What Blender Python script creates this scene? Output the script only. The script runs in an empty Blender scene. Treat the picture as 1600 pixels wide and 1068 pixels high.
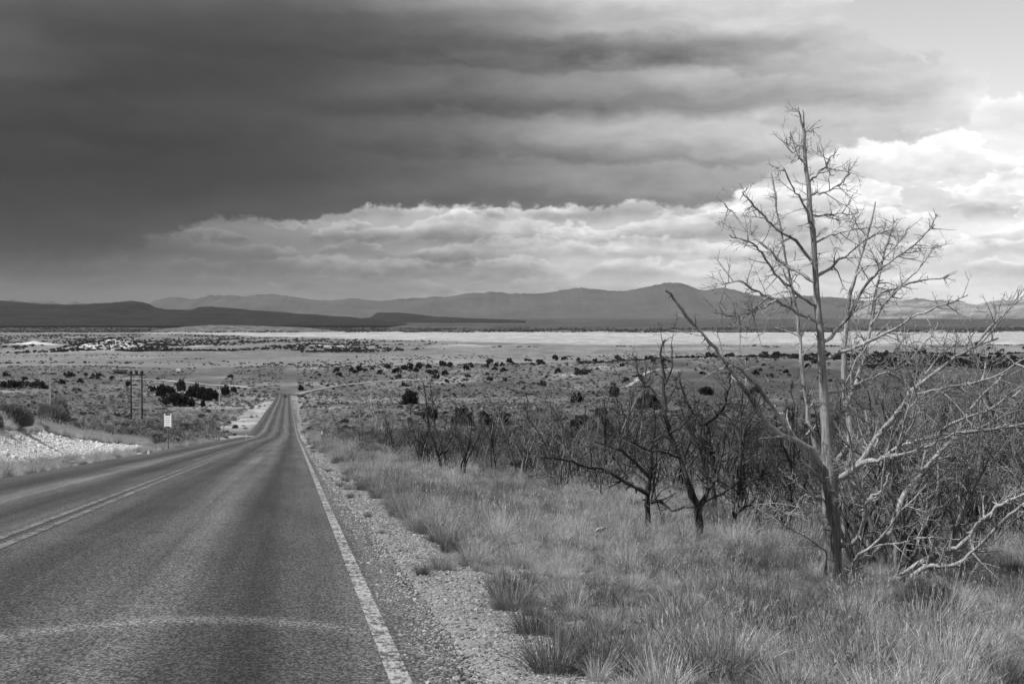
import bpy, math, random
import numpy as np
from mathutils import Vector, Matrix, Euler

# ------------------------------------------------------------------ camera, sky, sun, exposure
F, CX, CY, HY = 2222.0, 800.0, 534.0, 497.0        # focal length and centre in photo pixels, eye-level row
scene = bpy.context.scene
cam_d = bpy.data.cameras.new('camera'); cam = bpy.data.objects.new('camera', cam_d)
scene.collection.objects.link(cam); scene.camera = cam
cam_d.sensor_width = 36.0; cam_d.lens = F / 1600.0 * 36.0
cam_d.clip_start = 0.05; cam_d.clip_end = 200000.0
PITCH = math.atan((CY - HY) / F)
cam.location = (0, 0, 0); cam.rotation_euler = (math.radians(90) - PITCH, 0, 0)

SUN_EL, SUN_AZ = math.radians(55), math.radians(-112)     # azimuth from the view direction, left is negative
sun_d = bpy.data.lights.new('sun', 'SUN'); sun = bpy.data.objects.new('sun', sun_d)
scene.collection.objects.link(sun)
sun_d.energy = 4.4; sun_d.angle = math.radians(0.6); sun_d.color = (1, 1, 1)   # the photograph is black and white
_to = Vector((math.sin(SUN_AZ) * math.cos(SUN_EL), math.cos(SUN_AZ) * math.cos(SUN_EL), math.sin(SUN_EL)))
sun.rotation_euler = _to.to_track_quat('Z', 'Y').to_euler()
sun.location = (-30, 20, 60)

vs = scene.view_settings
vs.view_transform = 'Standard'; vs.look = 'None'; vs.exposure = 0.0; vs.gamma = 1.0; vs.use_curve_mapping = False
cy = scene.cycles
cy.max_bounces = 4; cy.diffuse_bounces = 2; cy.glossy_bounces = 2; cy.transmission_bounces = 2
cy.volume_bounces = 1; cy.transparent_max_bounces = 4; cy.use_denoising = True; cy.denoiser = 'OPENIMAGEDENOISE'; cy.denoising_input_passes = 'RGB_ALBEDO_NORMAL'; cy.denoising_prefilter = 'ACCURATE'
cy.use_adaptive_sampling = True; cy.adaptive_threshold = 0.012; cy.adaptive_min_samples = 16
cy.sample_clamp_indirect = 4.0


class X:
    """a socket with arithmetic: builds Math nodes"""
    nt = None
    def __init__(s, sock): s.s = sock
    @classmethod
    def op(cls, kind, *a, clamp=False):
        n = cls.nt.nodes.new('ShaderNodeMath'); n.operation = kind; n.use_clamp = clamp
        for i, v in enumerate(a):
            if isinstance(v, X): cls.nt.links.new(v.s, n.inputs[i])
            else: n.inputs[i].default_value = float(v)
        return X(n.outputs[0])
    def __add__(s, o): return X.op('ADD', s, o)
    __radd__ = __add__
    def __sub__(s, o): return X.op('SUBTRACT', s, o)
    def __rsub__(s, o): return X.op('SUBTRACT', o, s)
    def __mul__(s, o): return X.op('MULTIPLY', s, o)
    __rmul__ = __mul__
    def __truediv__(s, o): return X.op('DIVIDE', s, o)
def sstep(e, a, b):
    n = X.nt.nodes.new('ShaderNodeMapRange'); n.interpolation_type = 'SMOOTHSTEP'
    X.nt.links.new(e.s, n.inputs['Value'])
    lo, hi, r0, r1 = (a, b, 0.0, 1.0) if a < b else (b, a, 1.0, 0.0)
    n.inputs['From Min'].default_value = lo; n.inputs['From Max'].default_value = hi
    n.inputs['To Min'].default_value = r0; n.inputs['To Max'].default_value = r1
    return X(n.outputs[0])
def mix(a, b, t):
    if isinstance(a, (int, float)) and isinstance(b, (int, float)): return t * (b - a) + a
    if isinstance(a, (int, float)): return (b - a) * t + a
    return a + (b - a) * t if not isinstance(b, X) else a + (b - a) * t
def noise(vec, scale=1.0, detail=6.0, rough=0.55, dist=0.0, ntype='FBM'):
    n = X.nt.nodes.new('ShaderNodeTexNoise'); n.noise_dimensions = '3D'
    X.nt.links.new(vec, n.inputs['Vector'])
    n.inputs['Scale'].default_value = scale; n.inputs['Detail'].default_value = detail
    n.inputs['Roughness'].default_value = rough; n.inputs['Distortion'].default_value = dist
    return X(n.outputs[0])
def vec3(x, y, z):
    n = X.nt.nodes.new('ShaderNodeCombineXYZ')
    for i, v in enumerate((x, y, z)):
        if isinstance(v, X): X.nt.links.new(v.s, n.inputs[i])
        else: n.inputs[i].default_value = float(v)
    return n.outputs[0]
def curve(e, pts, lo, hi):
    """piecewise smooth function of e given as (x, y) points; x in [lo, hi], y in [0, 1]"""
    t = (e - lo) / (hi - lo)
    n = X.nt.nodes.new('ShaderNodeFloatCurve'); c = n.mapping.curves[0]
    pts = [((p - lo) / (hi - lo), q) for p, q in pts]
    while len(c.points) < len(pts): c.points.new(0.5, 0.5)
    for cp, (p, q) in zip(c.points, pts): cp.location = (p, q); cp.handle_type = 'AUTO_CLAMPED'
    n.mapping.update(); X.nt.links.new(t.s, n.inputs['Value'])
    return X(n.outputs[0])

def build_world():
    w = bpy.data.worlds.new('World'); scene.world = w; w.use_nodes = True
    nt = w.node_tree; nt.nodes.clear(); X.nt = nt
    out = nt.nodes.new('ShaderNodeOutputWorld'); bg = nt.nodes.new('ShaderNodeBackground')
    nt.links.new(bg.outputs[0], out.inputs[0]); bg.inputs[1].default_value = 0.1
    sky = nt.nodes.new('ShaderNodeTexSky'); sky.sky_type = 'NISHITA'; sky.sun_disc = False
    sky.sun_elevation = SUN_EL; sky.sun_rotation = SUN_AZ; sky.dust_density = 2.0; sky.altitude = 1900
    bw = nt.nodes.new('ShaderNodeRGBToBW'); nt.links.new(sky.outputs[0], bw.inputs[0])
    clear = X(bw.outputs[0])
    tc = nt.nodes.new('ShaderNodeTexCoord'); sp = nt.nodes.new('ShaderNodeSeparateXYZ')
    nt.links.new(tc.outputs['Generated'], sp.inputs[0])
    x, y, z = (X(o) for o in sp.outputs)
    az = X.op('ARCTAN2', x, y)
    hz = X.op('SQRT', x * x + y * y)
    el = X.op('ARCTAN2', z, hz)
    u = az * 2222.0 + 800.0
    v = 497.0 - el * 2222.0
    # wind-torn coordinates
    wn = noise(vec3(u / 160.0, v / 80.0, 3.1), 1.0, 3, 0.55)
    wn2 = noise(vec3(u / 150.0, v / 80.0, 17.7), 1.0, 4, 0.6)
    wu = u + (wn - 0.5) * 150.0
    wv = v + (wn2 - 0.5) * 60.0
    fine = noise(vec3(u / 30.0, v / 20.0, 8.3), 1.0, 5, 0.62)
    lump = noise(vec3(u / 44.0, v / 30.0, 12.9), 1.0, 4, 0.55)
    billow = X.op('ABSOLUTE', lump - 0.5) * 2.0
    wv2 = wv + (fine - 0.5) * 18.0 + billow * 34.0 - 8.0
    def table(uu, vv, rows, lo=-300, hi=1900):
        val = None
        for k, (vr, vals) in enumerate(rows):
            us = np.linspace(0, 1600, len(vals))
            c = curve(uu, [(lo, vals[0])] + list(zip(us, vals)) + [(hi, vals[-1])], lo, hi)
            val = c if val is None else mix(val, c, sstep(vv, rows[k - 1][0], vr))
        return val
    # storm deck: display greys
    deck = table(wu, wv, [
        (-80, [.40, .42, .46, .56, .72, .82, .86, .88, .88]),
        (0,   [.40, .38, .39, .50, .68, .81, .87, .88, .90]),
        (45,  [.35, .32, .32, .37, .52, .74, .84, .87, .90]),
        (88,  [.37, .30, .30, .34, .41, .50, .62, .84, .92]),
        (120, [.34, .28, .30, .38, .50, .66, .74, .82, .93]),
        (172, [.29, .27, .29, .34, .43, .54, .62, .72, .94]),
        (200, [.27, .26, .29, .37, .52, .70, .78, .80, .96]),
        (255, [.25, .25, .28, .36, .49, .64, .72, .82, .96]),
        (305, [.24, .25, .28, .34, .42, .50, .60, .80, .96]),
        (350, [.25, .26, .30, .37, .44, .52, .62, .80, .96]),
        (400, [.27, .29, .34, .40, .45, .52, .66, .80, .96])])
    # sunlit cumulus below it
    under = table(wu, wv, [
        (230, [.40, .45, .56, .78, .85, .88, .92, .95, .97]),
        (318, [.34, .38, .57, .76, .83, .86, .90, .93, .95]),
        (345, [.33, .37, .53, .69, .77, .82, .88, .91, .93]),
        (385, [.33, .38, .50, .63, .73, .80, .86, .90, .93]),
        (425, [.38, .41, .50, .58, .68, .76, .84, .89, .92]),
        (470, [.41, .44, .50, .56, .64, .73, .82, .87, .91])])
    # rows of cumulus, far to near: flat grey base, ragged sunlit head
    bright = sstep(u, 150.0, 800.0)
    patch = noise(vec3(u / 210.0, v / 70.0, 61.0), 1.0, 3, 0.5)
    for k, (vb, hh, wd, amp) in enumerate(((450, 20, 70, .6), (428, 34, 100, .8), (404, 40, 130, .9), (376, 54, 170, 1.0), (340, 62, 210, 1.0), (290, 80, 230, 1.0))):
        n = noise(vec3(u / wd, v / (hh * 1.5) + k * 3.7, k * 5.3), 1.0, 4, 0.60)
        base = vb + (wn2 - 0.5) * 44.0 + (wn - 0.5) * (40.0 * (1 if k % 2 else -1)) + (n - 0.5) * 16.0
        tall = sstep(n + (patch - 0.5) * (0.3 if k % 2 else -0.3), 0.30, 0.68) * hh
        rel = base - v                                          # height over the flat base
        t = rel / (tall + 1.0)
        head = tall + (billow - 0.3) * -16.0 - rel              # > 0 inside the cloud
        al = sstep(head, -1.5, 5.0) * sstep(rel, -16.0, 8.0) * sstep(tall, 4.0, 20.0)
        lit = sstep(t, 0.05, 1.0)
        cb = under + (mix(-0.14, 0.09, lit) + (0.3 - billow) * 0.13 + (fine - 0.5) * 0.10) * (0.30 + 0.70 * bright)
        under = mix(under, cb, al * amp)
    rt = sstep(u, 450.0, 1050.0)
    h2 = noise(vec3(wu / 380.0, wv / 80.0, 21.0), 1.0, 5, 0.56)
    h2u = noise(vec3(wu / 380.0, (wv - 28.0) / 80.0, 21.0), 1.0, 2, 0.5)
    under = under + (h2 - 0.52) * 0.34 * bright + (h2 - h2u) * 0.25 * bright
    deck = deck + (h2 - h2u) * (0.05 + 0.14 * rt) + (h2 - 0.5) * (0.06 + 0.16 * rt) + (fine - 0.5) * (0.02 + 0.05 * rt)
    # lumpy layered bases of the storm deck: soft tops, firmer lower edges
    for k, (vb, hh, wd) in enumerate(((112, 90, 380), (186, 80, 330), (252, 80, 300))):
        n = noise(vec3(wu / wd, v / (hh * 2.0) + k * 2.3, 70.0 + k * 4.1), 1.0, 4, 0.52)
        rel = vb + (wn2 - 0.5) * 70.0 + (wn - 0.5) * 40.0 + (u - 800.0) * 0.03 + (billow - 0.3) * -12.0 - v
        tall = sstep(n, 0.34, 0.66) * hh
        al = sstep(rel, -5.0, 7.0) * sstep(tall - rel, -10.0, 40.0) * sstep(tall, 8.0, 36.0)
        deck = deck + mix(-0.10, 0.06, sstep(rel / (tall + 1.0), 0.0, 0.9)) * al * (0.12 + 0.88 * rt) * (1.0 - 0.75 * sstep(u, 1050.0, 1400.0))
    edge = curve(wu, [(-300, .415), (0, .408), (150, .402), (250, .376), (330, .356), (470, .346), (550, .338), (585, .318),
                      (700, .322), (800, .325), (900, .318), (1000, .305), (1100, .312), (1170, .285), (1240, .250),
                      (1310, .232), (1400, .222), (1490, .200), (1540, .165), (1600, .120), (1900, .10)], -300, 1900) * 1000.0
    below = sstep(wv2 - edge, -5.0, 7.0)
    soft = sstep(u, 360.0, 120.0)
    below = mix(below, sstep(wv2 - edge, -55.0, 60.0), soft)
    cloud = mix(deck, under, below)
    # clear gap at the upper right
    gap_edge = curve(wu, [(-300, 0), (1290, 0), (1320, .10), (1345, .17), (1400, .19), (1450, .205), (1520, .225), (1545, .27),
                          (1570, .27), (1600, .26), (1650, .24), (1750, .22), (1900, .20)], -300, 1900) * 1000.0 - 100.0
    gap = sstep(wv2 - gap_edge + (billow - 0.25) * 22.0, 7.0, -7.0)
    # outside the frame: the same kind of broken cloud all round
    gn = noise(vec3(x * 2.4, y * 2.4, z * 5.0), 1.0, 5, 0.55)
    gcl = sstep(gn, 0.40, 0.60)
    rightward = sstep(x, -0.7, 0.8)
    gcloud = mix(mix(0.34, 0.78, rightward), mix(0.27, 0.58, rightward), gcl)
    outside = X.op('MAXIMUM', sstep(X.op('ABSOLUTE', az + 0.0), 0.42, 0.85), sstep(el, 0.26, 0.55))
    cloud = mix(cloud, gcloud, outside)
    gap = mix(gap, sstep(gn, 0.47, 0.42) * 0.5, outside)
    lin = X.op('POWER', X.op('MAXIMUM', cloud, 0.03), 2.2) * 10.0
    col = mix(lin, clear * 2.1, gap)
    nt.links.new(col.s, bg.inputs[0])
    w.cycles.sampling_method = 'NONE'
build_world()

# ------------------------------------------------------------------ helpers
rng = np.random.default_rng(11)
RX, RY = -0.15210, 0.98837                      # heading of the near road
COL = scene.collection

def hash2(ix, iy, seed):
    h = (ix.astype(np.int64) * 374761393 + iy.astype(np.int64) * 668265263 + seed * 982451653) & 0x7fffffff
    h = ((h ^ (h >> 13)) * 1274126177) & 0x7fffffff
    return ((h ^ (h >> 16)) & 0xffff) / 65535.0
def vnoise(x, y, seed=0):
    x = np.asarray(x, float); y = np.asarray(y, float)
    ix = np.floor(x); iy = np.floor(y); fx = x - ix; fy = y - iy
    fx = fx * fx * (3 - 2 * fx); fy = fy * fy * (3 - 2 * fy)
    a = hash2(ix, iy, seed); b = hash2(ix + 1, iy, seed); c = hash2(ix, iy + 1, seed); d = hash2(ix + 1, iy + 1, seed)
    return (a + (b - a) * fx) * (1 - fy) + (c + (d - c) * fx) * fy
def fbm(x, y, seed=0, octv=4, rough=0.5):
    s = 0; amp = 1; tot = 0
    for k in range(octv):
        s = s + amp * vnoise(np.asarray(x) * 2 ** k, np.asarray(y) * 2 ** k, seed + k * 7); tot += amp; amp *= rough
    return s / tot - 0.5
def ss(a, b, x):
    t = np.clip((np.asarray(x, float) - a) / (b - a), 0, 1); return t * t * (3 - 2 * t)
def pchip(xk, yk):
    xk = np.array(xk, float); yk = np.array(yk, float); h = np.diff(xk); dl = np.diff(yk) / h
    m = np.zeros(len(xk)); m[0] = dl[0]; m[-1] = dl[-1]
    for i in range(1, len(xk) - 1):
        m[i] = 0 if dl[i - 1] * dl[i] <= 0 else 2 * dl[i - 1] * dl[i] / (dl[i - 1] + dl[i])
    def f(x):
        x = np.clip(np.asarray(x, float), xk[0], xk[-1]); i = np.clip(np.searchsorted(xk, x) - 1, 0, len(h) - 1)
        t = (x - xk[i]) / h[i]
        return ((2*t**3-3*t**2+1)*yk[i] + (t**3-2*t**2+t)*h[i]*m[i] + (-2*t**3+3*t**2)*yk[i+1] + (t**3-t**2)*h[i]*m[i+1])
    return f

# ------------------------------------------------------------------ terrain
_prof = pchip([-60, 0, 100, 190, 240, 400, 710, 900, 1150, 1400, 1700, 2500, 3500, 3900, 4150, 4600, 9000, 11000, 14000, 20000, 23000],
              [3.34, -1.25, -8.9, -15.78, -19.0, -26.2, -39.3, -43.6, -47.5, -49.0, -57.0, -74.0, -83.0, -78.0, -79.0, -88.0, -88.0, -82.0, -62.0, -8.0, -20.0])
def offs(x, y): return 0.98837 * x + 0.15210 * y
def road_z(y): return _prof(y)
def terrain(x, y):
    x = np.asarray(x, float); y = np.asarray(y, float)
    o = offs(x, y); z = _prof(y)
    az = np.arctan2(x, np.maximum(y, 1.0))
    # the low ridge crossing the valley climbs towards the right
    z = z + np.interp(az, [-0.36, -0.10, 0.0, 0.13, 0.36, 0.6], [0, 0, 4.0, 10.0, 17.0, 20.0]) * np.exp(-((y - 1300) / 420.0) ** 2)
    # far white knoll and its neighbours on the left
    for px, yy, hh, wx, wy in ((170, 3700, 20, 85, 200), (50, 4600, 12, 80, 200), (330, 3900, 5, 80, 120), (520, 4000, 5, 120, 120), (730, 4000, 4, 160, 130)):
        xx = (px - CX) / F * yy
        z = z + hh * np.exp(-((x - xx) / wx) ** 2 - ((y - yy) / wy) ** 2) * (1 + 1.4 * fbm(x / 30.0, y / 70.0, 41, 3))
    near = ss(330, 180, y)
    # right-hand verge falling off the road bed
    fall = -0.03 * ss(0.9, 1.5, o) - 0.42 * ss(1.5, 6.0, o) - 0.25 * ss(6, 14, o)
    # left-hand cut bank
    bh = np.interp(y, [-60, 20, 45, 62, 80, 100], [2.0, 2.0, 1.8, 1.35, 0.55, 0.0])
    rise = bh * ss(7.9, 11.8, -o) - 0.5 * bh * ss(16, 40, -o)
    rise = rise - 0.10 * ss(6.9, 7.4, -o)
    # broad roughness away from the road
    away = ss(2.0, 9.0, o) + ss(8.0, 14.0, -o)
    rough = 0.35 * fbm(x / 9.0, y / 9.0, 3, 4) + 0.07 * fbm(x / 0.8, y / 0.8, 9, 3)
    big = np.minimum(np.abs(y), 1500) * 0.006 * fbm(x / (6 + 0.05 * np.abs(y).clip(0, 3000)), y / (12 + 0.1 * np.abs(y).clip(0, 3000)), 21, 4)
    big = big * ss(40, 200, y) * ss(10, 60, np.abs(o + 3))
    z = z + near * (np.where(o > -3, fall, rise)) + away * rough * np.where(y < 900, 1, 0.3) + big
    # small lumps of the soil on the verge
    z = z + 0.035 * fbm(x / 0.22, y / 0.22, 31, 3) * ss(0.95, 2.0, o) * ss(60, 30, y)
    # road bed is dug in so the road sheet lies clear of the soil
    rc = np.interp(y, [0, 213, 710], [0, 0, -2.0])
    half = np.abs(o + 3.03 - rc)
    bed = ss(4.15, 3.8, half) * ss(760, 730, y)
    z = z - bed * (0.05 + 0.0004 * np.abs(y))
    return z

def ray(px, py):
    c, s = math.cos(PITCH), math.sin(PITCH)
    dx, dy, dz = (px - CX) / F, (CY - py) / F, 1.0
    return dx, dz * c + dy * s, dy * c - dz * s
_steps = np.concatenate([np.arange(3, 60, 0.02), np.geomspace(60, 30000, 9000)])
def hit(px, py):
    """where the sight line through a photo pixel meets the ground"""
    dx, dy, dz = ray(px, py)
    y = _steps; x = dx / dy * y; z = dz / dy * y
    t = terrain(x, y); below = np.nonzero(z < t)[0]
    if len(below) == 0: return None
    i = below[0]
    return np.array([x[i], y[i], t[i]])
def at(px, py, y):
    dx, dy, dz = ray(px, py); return np.array([dx / dy * y, y, dz / dy * y])

# ------------------------------------------------------------------ materials
def mat(name, albedo=0.2, rough=0.95, spec=0.15):
    m = bpy.data.materials.new(name); m.use_nodes = True
    b = m.node_tree.nodes['Principled BSDF']
    b.inputs['Base Color'].default_value = (albedo, albedo, albedo, 1)
    b.inputs['Roughness'].default_value = rough; b.inputs['Specular IOR Level'].default_value = spec
    return m, m.node_tree, b
def setcol(nt, b, x): nt.links.new(x.s, b.inputs['Base Color'])
def objcoord():
    tc = X.nt.nodes.new('ShaderNodeTexCoord'); return tc.outputs['Object']
def mapped(vec, sx, sy, sz, loc=(0, 0, 0)):
    n = X.nt.nodes.new('ShaderNodeMapping'); X.nt.links.new(vec, n.inputs[0])
    n.inputs['Scale'].default_value = (sx, sy, sz); n.inputs['Location'].default_value = loc
    return n.outputs[0]
def attr(name):
    n = X.nt.nodes.new('ShaderNodeAttribute'); n.attribute_name = name; return X(n.outputs['Fac'])
def objrand():
    n = X.nt.nodes.new('ShaderNodeObjectInfo'); return X(n.outputs['Random'])
def bump(b, h, strength, dist):
    n = X.nt.nodes.new('ShaderNodeBump'); n.inputs['Strength'].default_value = strength; n.inputs['Distance'].default_value = dist
    X.nt.links.new(h.s, n.inputs['Height']); X.nt.links.new(n.outputs[0], b.inputs['Normal'])

def mat_ground():
    m, nt, b = mat('soil', 0.2); X.nt = nt
    oc = objcoord(); alb = attr('alb')
    fine = noise(oc, 45.0, 3, 0.7); mid = noise(mapped(oc, 1.6, 1.6, 1.6), 1.0, 5, 0.6)
    broad = noise(mapped(oc, 0.018, 0.006, 0.02), 1.0, 6, 0.6)
    far = noise(mapped(oc, 0.10, 0.03, 0.1), 1.0, 5, 0.65)
    c = alb * (0.25 + 1.5 * broad) * (0.3 + 1.4 * far) * (0.5 + 1.0 * mid) * (0.45 + 1.1 * fine) * 1.0
    setcol(nt, b, c); bump(b, fine + mid * 2.0, 0.5, 0.03)
    return m
def mat_asphalt():
    m, nt, b = mat('asphalt', 0.08, 0.75, 0.35); X.nt = nt
    oc = objcoord(); off = attr('off'); run = attr('run')
    oc = mapped(oc, 1.0, 0.5, 1.0)      # chips stand proud, so they look round at a glancing view
    chips = noise(oc, 95.0, 2, 0.8); chips2 = noise(oc, 52.0, 2, 0.75); pit = noise(oc, 20.0, 3, 0.65)
    blot = noise(vec3(off * 0.9, run * 0.10, 0.0), 1.0, 5, 0.6)
    streak = noise(vec3(off * 3.0, run * 0.03, 4.0), 1.0, 4, 0.6)
    # wheel paths polished dark, dusty crown between them
    def g(c, w): return X.op('EXPONENT', ((off - c) / w) * ((off - c) / w) * -1.0)
    paths = g(-2.15, .32) + g(-0.35, .34) + g(-3.95, .32) + g(-5.75, .36)
    crown = g(-1.2, .38) + g(-4.85, .24) * 1.5 + g(0.9, .5) * 0.8
    tone = (1.12 - 0.50 * paths + 0.60 * crown) * (0.45 + 1.1 * blot) * (0.2 + 1.6 * streak)
    speck = sstep(chips2, 0.44, 0.62); speck2 = sstep(pit, 0.36, 0.66); pale_chip = sstep(chips, 0.56, 0.70)  # pale stone chips among the dark ones
    smudge = sstep(noise(vec3(off * 1.1, run * 0.8, 9.0), 1.0, 4, 0.65), 0.60, 0.72)
    patchy = noise(vec3(off * 0.45, run * 0.16, 14.0), 1.0, 5, 0.65)
    c = (0.024 + 0.095 * speck + 0.030 * speck2 + 0.20 * pale_chip * speck) * tone * (1.0 - 0.45 * smudge) * (0.45 + 1.1 * patchy)
    verge = sstep(off + (noise(oc, 5.0, 4, 0.7) - 0.5) * 0.7, 0.58, 0.98)
    c = mix(c, (0.06 + 0.34 * speck) * (0.6 + 0.8 * pit), verge)
    # curved pale band across the lane
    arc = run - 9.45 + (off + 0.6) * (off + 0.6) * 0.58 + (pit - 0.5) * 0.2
    arc_band = X.op('EXPONENT', (arc / 0.20) * (arc / 0.20) * -1.0) * sstep(off, 0.60, 0.2)
    c = c + arc_band * (0.025 + 0.13 * speck)
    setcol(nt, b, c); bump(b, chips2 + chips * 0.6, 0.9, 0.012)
    return m
def mat_paint():
    m, nt, b = mat('road_paint', 0.5, 0.8, 0.2); X.nt = nt
    oc = objcoord(); a = attr('alb')
    wear = noise(oc, 3.0, 4, 0.65); oc = mapped(oc, 1.0, 0.36, 1.0); chips = noise(oc, 70.0, 2, 0.8)
    chips2 = noise(oc, 30.0, 3, 0.7)
    c = mix(a, 0.07, sstep(chips2 * 0.8 + chips * 0.35 + wear * 0.55, 0.72, 0.98))
    c = c * (0.35 + 1.3 * chips)
    setcol(nt, b, c); bump(b, chips, 0.8, 0.01)
    return m
def mat_stone(name, lo, hi):
    m, nt, b = mat(name, 0.3); X.nt = nt
    r = objrand(); n = noise(objcoord(), 3.0, 3, 0.6)
    setcol(nt, b, mix(lo, hi, r) * (0.7 + 0.6 * n)); return m
def mat_leaf(name, lo, hi, trans=0.25, spread=0.9):
    m = bpy.data.materials.new(name); m.use_nodes = True; nt = m.node_tree; nt.nodes.clear(); X.nt = nt
    out = nt.nodes.new('ShaderNodeOutputMaterial'); d = nt.nodes.new('ShaderNodeBsdfDiffuse'); t = nt.nodes.new('ShaderNodeBsdfTranslucent')
    mx = nt.nodes.new('ShaderNodeMixShader'); mx.inputs[0].default_value = trans
    r = objrand(); v = attr('rnd')
    k = r * spread * 0.7 + v * (1.0 - spread * 0.7)
    c = mix(lo, hi, k)
    nt.links.new(c.s, d.inputs[0]); nt.links.new(c.s, t.inputs[0])
    nt.links.new(d.outputs[0], mx.inputs[1]); nt.links.new(t.outputs[0], mx.inputs[2]); nt.links.new(mx.outputs[0], out.inputs[0])
    return m
def mat_wood(name, lo, hi, grain=60.0, per_obj=0.0):
    m, nt, b = mat(name, 0.3, 0.9, 0.1); X.nt = nt
    oc = objcoord()
    g = noise(mapped(oc, grain, grain, grain * 0.06), 1.0, 4, 0.65); p = noise(oc, 2.2, 4, 0.6)
    k = sstep(p * 0.6 + g * 0.5, 0.38, 0.68)
    c = mix(lo, hi, k)
    if per_obj: c = c * (1.0 - per_obj * 0.5 + per_obj * objrand())
    setcol(nt, b, c * (0.35 + 0.65 * sstep(g, 0.30, 0.44))); bump(b, g, 1.0, 0.02); return m
def mat_trunk():
    # darker grey low on the trunk, paler grey above
    m, nt, b = mat('snag_trunk', 0.3, 0.9, 0.1); X.nt = nt
    oc = objcoord(); sp = nt.nodes.new('ShaderNodeSeparateXYZ'); nt.links.new(oc, sp.inputs[0]); z = X(sp.outputs[2])
    g = noise(mapped(oc, 70, 70, 4), 1.0, 4, 0.7); p = noise(mapped(oc, 9, 9, 1.6), 1.0, 4, 0.6)
    bare = sstep(z + (p - 0.5) * 2.6 + (g - 0.5) * 1.2, 0.5, 2.1)
    c = mix(mix(0.11, 0.32, sstep(g, 0.35, 0.65)), mix(0.18, 0.52, sstep(g * 0.6 + p * 0.5, 0.40, 0.68)), bare)
    setcol(nt, b, c); bump(b, g, 1.0, 0.02); return m
def mat_hill(name, lo, hi, scale):
    m, nt, b = mat(name, 0.2, 1.0, 0.0); X.nt = nt
    oc = objcoord(); n = noise(mapped(oc, scale, scale, scale * 2.5), 1.0, 6, 0.65); n2 = noise(mapped(oc, scale * 9, scale * 9, scale * 9), 1.0, 4, 0.7)
    setcol(nt, b, mix(lo, hi, sstep(n * 0.6 + n2 * 0.4, 0.36, 0.64))); return m

M = dict(
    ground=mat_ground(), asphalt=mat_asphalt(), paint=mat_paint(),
    gravel=mat_stone('gravel_stone', 0.08, 0.44), chalk=mat_stone('pale_stone', 0.44, 0.80),
    grass=mat_leaf('green_grass', 0.06, 0.46, 0.28), dry=mat_leaf('dry_grass', 0.28, 0.74, 0.32),
    sage=mat_leaf('sage_leaf', 0.15, 0.46, 0.35), sage_dark=mat_leaf('dark_sage_leaf', 0.05, 0.15, 0.2),
    juniper=mat_leaf('juniper_leaf', 0.022, 0.065, 0.15),
    pale_wood=mat_wood('weathered_wood', 0.14, 0.60), trunk_wood=mat_trunk(), grey_wood=mat_wood('grey_wood', 0.10, 0.30, 40, 0.6),
    char=mat_wood('charred_wood', 0.018, 0.10, 40, 0.5), pole=mat_wood('pole_wood', 0.03, 0.07, 20), pale_pole=mat_wood('bleached_pole_wood', 0.42, 0.60, 20),
    metal=mat('grey_metal', 0.12, 0.5, 0.5)[0], dark=mat('dark_metal', 0.03, 0.6, 0.4)[0], white=mat('white_paint', 0.8, 0.6, 0.3)[0],
    glass=mat('dark_glass', 0.02, 0.15, 0.5)[0], rubber=mat('tyre_rubber', 0.02, 0.8, 0.2)[0], carpaint=mat('dark_car_paint', 0.05, 0.3, 0.5)[0],
    text=mat('sign_print', 0.42, 0.8, 0.1)[0], wall=mat('dark_plank_wall', 0.05, 0.9, 0.1)[0], roof=mat('shingle_roof', 0.035, 0.9, 0.1)[0], paper=mat('white_paper', 0.85, 0.8, 0.1)[0],
    hill_dark=mat_hill('cloud_shaded_hill', 0.012, 0.034, 0.004), hill_far=mat_hill('mountain_rock', 0.075, 0.115, 0.0012), hill_pale=mat_hill('sunlit_mountain_rock', 0.10, 0.40, 0.0016),  # cloud shade put into hill and mountain tones, sunlight into the pale range
)

# ------------------------------------------------------------------ object helpers
def tag(o, label, cat, group=None, kind=None):
    o['label'] = label; o['category'] = cat
    if group: o['group'] = group
    if kind: o['kind'] = kind
    return o
def mesh(name, v, f, material=None, smooth=False, floats=None):
    """v: Nx3 array; f: list of (array of M x k) face blocks or plain list"""
    me = bpy.data.meshes.new(name); v = np.asarray(v, np.float32)
    blocks = f if isinstance(f, list) and len(f) and isinstance(f[0], np.ndarray) and f[0].ndim == 2 else None
    if blocks is None:
        me.from_pydata(v.tolist(), [], [tuple(int(i) for i in q) for q in f])
    else:
        loops = np.concatenate([b.ravel() for b in blocks]).astype(np.int32)
        sizes = np.concatenate([np.full(len(b), b.shape[1]) for b in blocks]).astype(np.int32)
        starts = np.concatenate([[0], np.cumsum(sizes)[:-1]]).astype(np.int32)
        me.vertices.add(len(v)); me.vertices.foreach_set('co', v.ravel())
        me.loops.add(len(loops)); me.loops.foreach_set('vertex_index', loops)
        me.polygons.add(len(sizes)); me.polygons.foreach_set('loop_start', starts); me.polygons.foreach_set('loop_total', sizes)
        me.update(calc_edges=True); me.validate()
    if smooth: me.polygons.foreach_set('use_smooth', np.ones(len(me.polygons), bool))
    for k, a in (floats or {}).items():
        at_ = me.attributes.new(k, 'FLOAT', 'POINT'); at_.data.foreach_set('value', np.asarray(a, np.float32))
    if material: me.materials.append(material)
    return me
def obj(name, me, parent=None, loc=None):
    o = bpy.data.objects.new(name, me); COL.objects.link(o)
    if parent: o.parent = parent
    if loc is not None: o.location = [float(c) for c in loc]
    return o
def empty(name, loc, rz=0.0):
    o = bpy.data.objects.new(name, None); COL.objects.link(o); o.location = [float(c) for c in loc]; o.rotation_euler = (0, 0, rz)
    o.empty_display_size = 0.2; return o
def copy_tree(o, parent=None):
    c = o.copy(); COL.objects.link(c); c.parent = parent
    for ch in o.children: copy_tree(ch, c)
    return c
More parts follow.
